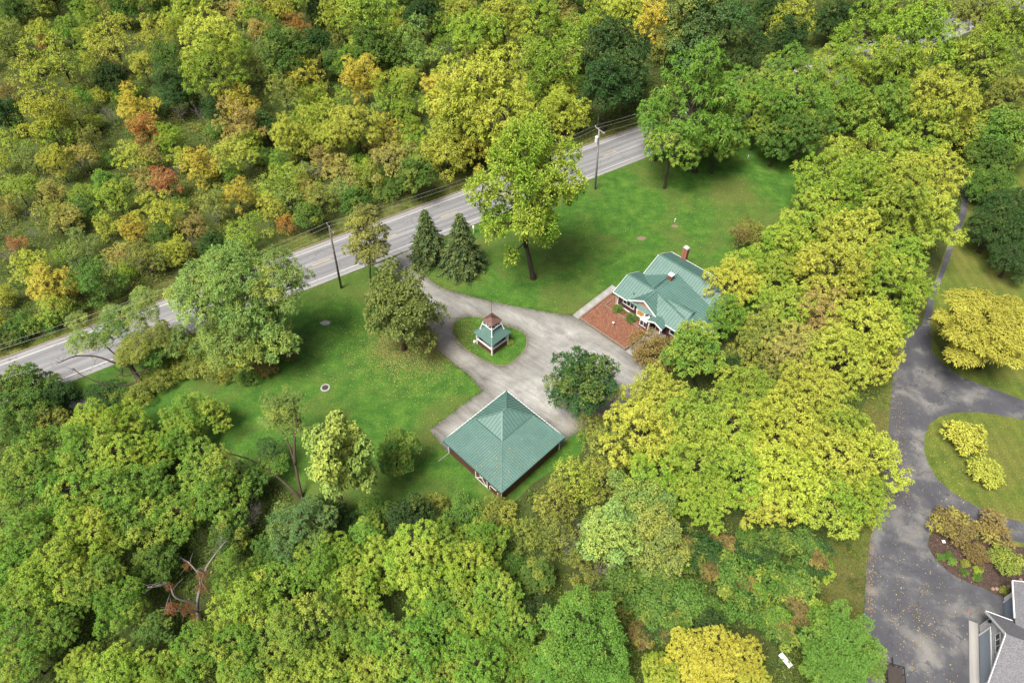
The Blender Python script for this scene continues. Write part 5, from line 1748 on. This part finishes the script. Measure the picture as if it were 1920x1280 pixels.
for px, py, r_, sp_, cl_ in ((1238, 1088, 36, 'bush', 'grn'), (1318, 1036, 36, 'bush', 'dk'), (1368, 1070, 38, 'bush', 'grn'), (1440, 1090, 36, 'bush', 'grn'), (1500, 1020, 32, 'bush', 'grn'), (1490, 1100, 34, 'bush', 'grn'), (1290, 1130, 36, 'bush', 'grn'),
                             (1400, 1130, 34, 'bush', 'grn'), (1530, 1150, 30, 'bush', 'gy'), (1220, 1140, 34, 'bush', 'grn'), (1470, 1190, 28, 'bush', 'grn'), (1330, 1170, 30, 'bush', 'dk'), (1160, 1090, 32, 'bush', 'grn')):
    tree(px, py, r_, sp_, cl_, zc=2.2)
for k in range(70):
    px, py = tr_rng.uniform(1200, 1545), tr_rng.uniform(1015, 1195)
    if px > 1430 and py > 1195:
        continue
    tree(px, py, tr_rng.uniform(12, 24), tr_rng.choice(['bush']), tr_rng.choice(['grn', 'dk', 'brn', 'grn', 'dk', 'olive', 'brn', 'gy']), zc=tr_rng.uniform(1.0, 2.6))
for px, py, r_, sp_, cl_ in ((1270, 1050, 20, 'bush', 'dk'), (1330, 1065, 22, 'bush', 'grn'), (1372, 1100, 26, 'bush', 'grn'), (1420, 1060, 18, 'bush', 'dk'), (1460, 1010, 24, 'bush', 'grn'), (1500, 1060, 20, 'bush', 'grn'), (1300, 1110, 24, 'bush', 'grn'),
                             (1250, 1130, 22, 'bush', 'dk'), (1400, 1150, 20, 'bush', 'grn'), (1460, 1120, 20, 'bush', 'dk'), (1510, 1130, 22, 'bush', 'grn'), (1350, 1160, 24, 'bush', 'grn'), (1440, 1180, 18, 'bush', 'dk'), (1545, 1075, 16, 'bush', 'yg'), (1230, 1180, 26, 'bush', 'grn'),
                             (1480, 1160, 18, 'bush', 'gy'), (1216, 1090, 22, 'bush', 'grn'), (1180, 1120, 24, 'bush', 'grn'), (1395, 1040, 22, 'bush', 'dk'), (1290, 1010, 26, 'bush', 'dk')):
    tree(px, py, r_, sp_, cl_)
for row in BARES.split('|'):
    x, y, h_, k_ = row.split()
    bare(int(x), int(y), float(h_), int(k_))

for k in range(34):
    cx_ = -40 + 60 * k + tr_rng.uniform(-12, 12)
    tree(cx_, -26 + tr_rng.uniform(-14, 10), tr_rng.uniform(34, 46), 'walnut' if k > 9 or k % 2 else 'sparse', ['yg', 'yel', 'olive', 'gy', 'dk', 'yg', 'tan'][tr_rng.randrange(7)] if not 20 < k < 26 else 'dk')
for k in range(26):
    cx_ = -60 + 80 * k + tr_rng.uniform(-12, 12)
    tree(cx_, -88 + tr_rng.uniform(-14, 10), tr_rng.uniform(38, 48), 'walnut', ['yg', 'yel', 'olive', 'gy', 'dk', 'yg', 'gy'][tr_rng.randrange(7)])

# ------------------------------------------------------------------ labels: what stands beside each tree
MARKS = [('the red maple', 311, 346), ('the orange tree', 556, 52), ('the broken tree', 250, 690), ('the dark pole', 628, 480), ('the transformer pole', 1120, 290),
         ('the garage', 945, 820), ('the house', 1260, 540), ('the split tree', 540, 860), ('the chartreuse tree', 640, 850), ('the big lawn maple', 1302, 212),
         ('the white house', 1890, 1180), ('the trailer', 1665, 1260), ('the white board', 1473, 1238), ('the dead rusty tree', 360, 1100), ('the layered yellow tree', 1836, 622),
         ('the big dark maple', 1146, 120), ('the well house', 922, 625), ('the grey rock', 147, 757), ('the great yellow tree', 898, 180), ('the lone lawn tree', 985, 342), ('the twin spruces', 838, 470),
         ('the island of mown grass', 1850, 850), ('the dark cedar', 320, 162), ('the golden tree', 445, 196)]
DIRS = ['right of', 'behind and right of', 'behind', 'behind and left of', 'left of', 'before and left of', 'before', 'before and right of']
ORD = ['', 'second ', 'third ', 'fourth ', 'fifth ', 'sixth ', 'seventh ', 'eighth ', 'ninth ', 'tenth ', 'eleventh ', 'twelfth ', 'thirteenth ', 'fourteenth ', 'fifteenth ', 'sixteenth ', 'seventeenth ', 'eighteenth ', 'nineteenth ', 'twentieth ',
       'twenty-first ', 'twenty-second ', 'twenty-third ', 'twenty-fourth ', 'twenty-fifth ', 'twenty-sixth ', 'twenty-seventh ', 'twenty-eighth ', 'twenty-ninth ', 'thirtieth ',
       'thirty-first ', 'thirty-second ', 'thirty-third ', 'thirty-fourth ']
SPECIAL = {(898, 168): 'great round yellow tree standing behind the road, the largest there', (311, 346): 'small red maple among tan and yellow trees across the road',
           (556, 52): 'slim orange tree among green trees deep in the woods', (1148, 96): 'big dark dense maple behind the road opposite the transformer pole, its upper crown',
           (320, 162): 'dark conical cedar in the scrub of the far woods', (445, 196): 'round golden tree beside a grassy clearing in the far woods'}
groups = {}
for T_ in TREES:
    root, (word, phrase), px, py, lab, grp, sp_ = T_
    lab = lab or SPECIAL.get((px, py))
    if lab:
        root['label'] = lab
        continue
    best = min(MARKS, key=lambda m: (m[1] - px) ** 2 + (m[2] - py) ** 2 + (1e9 if abs(m[1] - px) + abs(m[2] - py) < 8 else 0))
    a = int(round(math.atan2(best[2] - py, px - best[1]) / (math.pi / 4))) % 8
    d2 = math.hypot(best[1] - px, best[2] - py)
    groups.setdefault((word, phrase, best[0], a), []).append((d2, root, sp_))
for (word, phrase, mk_, a), L_ in groups.items():
    for i, (d2, root, sp_) in enumerate(sorted(L_, key=lambda q: q[0])):
        root['label'] = f'{ORD[min(i, 33)]}{word} {phrase} {DIRS[a]} {mk_}'
GRP = {'walnut': 'feathery-leaved trees of the woods', 'sparse': 'open-crowned trees of the woods', 'maple': 'dense round trees', 'shrub': 'shrubs of the woods and beds', 'bush': 'shrubs of the woods and beds', 'ash': 'bushy leafy trees of the woods', 'willow': 'fine-leaved willows',
       'cotton': 'tall oval trees', 'oak': 'oak-like trees', 'cedar': 'conical cedars', 'spruce': 'spruces on the lawn', 'bare': 'leafless trees'}
for T_ in TREES:
    if T_[6] in GRP:
        T_[0]['group'] = GRP[T_[6]]

# ------------------------------------------------------------------ undergrowth, long grass and fallen leaves
rg = np.random.default_rng(5)
polys = [[(p.x, p.y) for p in q] for q in (LAWN_L, LAWN_R, DRIVE, SEALED, MOWN, BED)]
strip_p = [(p.x, p.y) for p in STRIP]


def free(x, y):
    o = (Vector((x, y)) - rc).dot(rn)
    if -lane / 2 - 1.6 < o < lane / 2 + 4.9:
        return False
    hx, hy = x - 14.77, y - 68.07
    u_, v_ = (hx - hy) * 0.7071, -(hx + hy) * 0.7071
    if -3.5 < u_ < 14.2 and -12.5 < v_ < 6.5:
        return False
    if abs(x - 47.5) < 9 and y < 30 and x > 41:
        return False
    return not any(in_poly(x, y, q) for q in polys)


def near_lawn(x, y):
    return not all(free(x + dx, y + dy) for dx, dy in ((1.1, 0), (-1.1, 0), (0, 1.1), (0, -1.1)))


C = []
while len(C) < 9000:
    px, py = rg.uniform(-80, 2000), rg.uniform(-110, 1340)
    p = at(px, py)
    if rg.uniform() > min(1.0, depth_of(p) / 110.0):
        continue
    if free(p.x, p.y) and (not in_poly(p.x, p.y, strip_p) or rg.uniform() < 0.12) and not near_lawn(p.x, p.y):
        C.append((p.x, p.y, 0))
C = np.array(C)
n = len(C)
sz = rg.uniform(0.45, 1.35, n) * (0.85 + 0.4 * (C[:, 1] > 90))
per = 64
hue = np.clip(0.5 - 0.22 * (C[:, 1] < 50) + 0.22 * np.sin(C[:, 0] * 0.21 + 1.3 * np.sin(C[:, 1] * 0.12)) + rg.normal(0, 0.27, n), 0, 1)  # near woods take darker leaf colours, standing in for the shade there
Cr, szr = np.repeat(C, per, 0), np.repeat(sz, per)
m = n * per
dd = unit(rg.normal(size=(m, 3)) * np.array([1, 1, 0.75]) + np.array([0, 0, 0.35]))
dd[:, 2] = np.abs(dd[:, 2])
P = Cr + dd * (szr * rg.uniform(0.45, 1.0, m))[:, None]
D = unit(dd + rg.normal(0, 0.6, (m, 3)))
V = leaf_quads(P, D, unit(dd + rg.normal(0, 0.4, (m, 3)) + np.array([0, 0, 0.5])), 0.30 * szr ** 0.5 * rg.uniform(0.6, 1.3, m), 0.13 * szr ** 0.5 * rg.uniform(0.6, 1.3, m), rg.uniform(0, 0.5, m))
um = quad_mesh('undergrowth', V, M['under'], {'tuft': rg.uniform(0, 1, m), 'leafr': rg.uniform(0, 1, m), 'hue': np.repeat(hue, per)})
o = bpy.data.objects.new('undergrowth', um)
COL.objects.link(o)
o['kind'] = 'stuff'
o['label'] = 'tangled green and brown undergrowth covering the floor of the woods'


def grass_stuff(name, mat, pts, blades, hgt, wd, label):
    C = np.array(pts)
    n = len(C)
    Cr = np.repeat(C, blades, 0)
    m = n * blades
    P = Cr + np.concatenate([rg.normal(0, 0.16, (m, 2)), np.zeros((m, 1))], 1)
    D = unit(np.concatenate([rg.normal(0, 0.55, (m, 2)), np.ones((m, 1))], 1))
    V = leaf_quads(P, D, unit(rg.normal(0, 1, (m, 3)) * np.array([1, 1, .2])), hgt * rg.uniform(0.5, 1.3, m), wd * rg.uniform(0.6, 1.4, m), rg.uniform(0.1, 0.5, m), 0.02)
    hue = np.repeat(np.clip(0.5 + 0.3 * np.sin(C[:, 0] * 0.5 + np.sin(C[:, 1] * 0.37)) + rg.normal(0, 0.18, n), 0, 1), blades)
    me = quad_mesh(name, V, M[mat], {'tuft': rg.uniform(0, 1, m), 'leafr': rg.uniform(0, 1, m), 'hue': hue})
    o = bpy.data.objects.new(name, me)
    COL.objects.link(o)
    o['kind'] = 'stuff'
    o['label'] = label


pts = []
while len(pts) < 5200:
    s_, o_ = rg.uniform(-75, 95), lane / 2 + 1.25 + rg.uniform(0, 4.0)
    p = road_pt(s_, o_)
    pts.append((p.x, p.y, 0))
grass_stuff('long_grass', 'weed', pts, 7, 0.32, 0.06, 'rough tawny grass along the wooded side of the road')
M['edgegrass'] = mat_leaf('lawn_edge_grass', 0.3, [(0.0, (0.04, 0.10, 0.015)), (0.5, (0.06, 0.14, 0.02)), (1.0, (0.10, 0.16, 0.03))])
pts = []
for loop in (LAWN_L[6:18], LAWN_R[:9], list(ISLAND) + [ISLAND[0]]):
    for a, b in zip(loop[:-1], loop[1:]):
        for _ in range(int((b - a).length * 9)):
            q = a.lerp(b, rg.uniform(0, 1))
            pts.append((q.x + rg.normal(0, 0.14), q.y + rg.normal(0, 0.14), 0))
grass_stuff('edge_grass', 'edgegrass', pts, 8, 0.16, 0.05, 'green lawn grass creeping over the edge of the driveway')
pts = []
while len(pts) < 3800:
    p = at(rg.uniform(1540, 1760), rg.uniform(540, 1320))
    if in_poly(p.x, p.y, strip_p) and not in_poly(p.x, p.y, polys[3]):
        pts.append((p.x, p.y, 0))
grass_stuff('long_grass', 'weed', pts, 8, 0.22, 0.045, 'rough yellow-green grass strip beside the dark driveway')

lv = []
lh = []


def scatter(n, cx, cy, sx, sy, ok=None, hue=None):
    k = 0
    while k < n:
        px, py = rg.normal(cx, sx), rg.normal(cy, sy)
        p = at(px, py)
        if ok is None or ok(p.x, p.y):
            lv.append((p.x, p.y, 0.03))
            lh.append(rg.uniform(0, 1) if hue is None else np.clip(rg.normal(hue, 0.12), 0, 1))
        k += 1


scatter(2400, 765, 668, 55, 34)
scatter(400, 800, 640, 40, 60)
scatter(400, 870, 628, 30, 30)
scatter(560, 640, 660, 110, 60)
scatter(400, 900, 560, 160, 50)
scatter(560, 1100, 440, 180, 60)
scatter(400, 1330, 370, 90, 40)
scatter(210, 1740, 800, 60, 170)
scatter(210, 1715, 1130, 40, 60)
scatter(190, 1760, 1180, 60, 80)
scatter(400, 1800, 880, 70, 60)
scatter(240, 1090, 780, 40, 25)
scatter(240, 960, 790, 90, 40)
scatter(1700, 748, 648, 34, 20, hue=0.7)
scatter(900, 806, 632, 14, 26, hue=0.75)
scatter(500, 1105, 790, 20, 12, hue=0.78)
scatter(350, 1685, 820, 8, 90, hue=0.6)
scatter(300, 1632, 1080, 6, 60, hue=0.6)
for _ in range(160):
    x, y = rg.uniform(4.0, 9.3), abs(rg.normal(0, 4.5)) % 9.5
    if x > WX - Y0 or y < Y0:
        zz = EZ + 0.05 + S1 * min(max(y, 0), max(WX - x, 0), Y0)
        lx, ly = x - WX / 2, y - WY / 2
        lh.append(rg.uniform(0, 1))
        lv.append((-0.918 + (lx + ly) * 0.7071, 43.872 + (ly - lx) * 0.7071, zz))
lvp = np.array(lv)
lvp[:, 2] += rg.uniform(0, 0.02, len(lvp))
m = len(lvp)
a = rg.uniform(0, 6.283, m)
D = np.stack([np.cos(a), np.sin(a), rg.uniform(-0.05, 0.25, m)], 1)
V = leaf_quads(lvp, unit(D), unit(np.concatenate([rg.normal(0, .3, (m, 2)), np.ones((m, 1))], 1)), rg.uniform(0.08, 0.17, m), rg.uniform(0.06, 0.11, m), rg.uniform(-0.05, 0.1, m))
me = quad_mesh('fallen_leaves', V, M['fallen'], {'tuft': rg.uniform(0, 1, m), 'leafr': rg.uniform(0, 1, m), 'hue': np.array(lh)})
o = bpy.data.objects.new('fallen_leaves', me)
COL.objects.link(o)
o['kind'] = 'stuff'
o['label'] = 'yellow and brown fallen leaves scattered on lawn and drives'
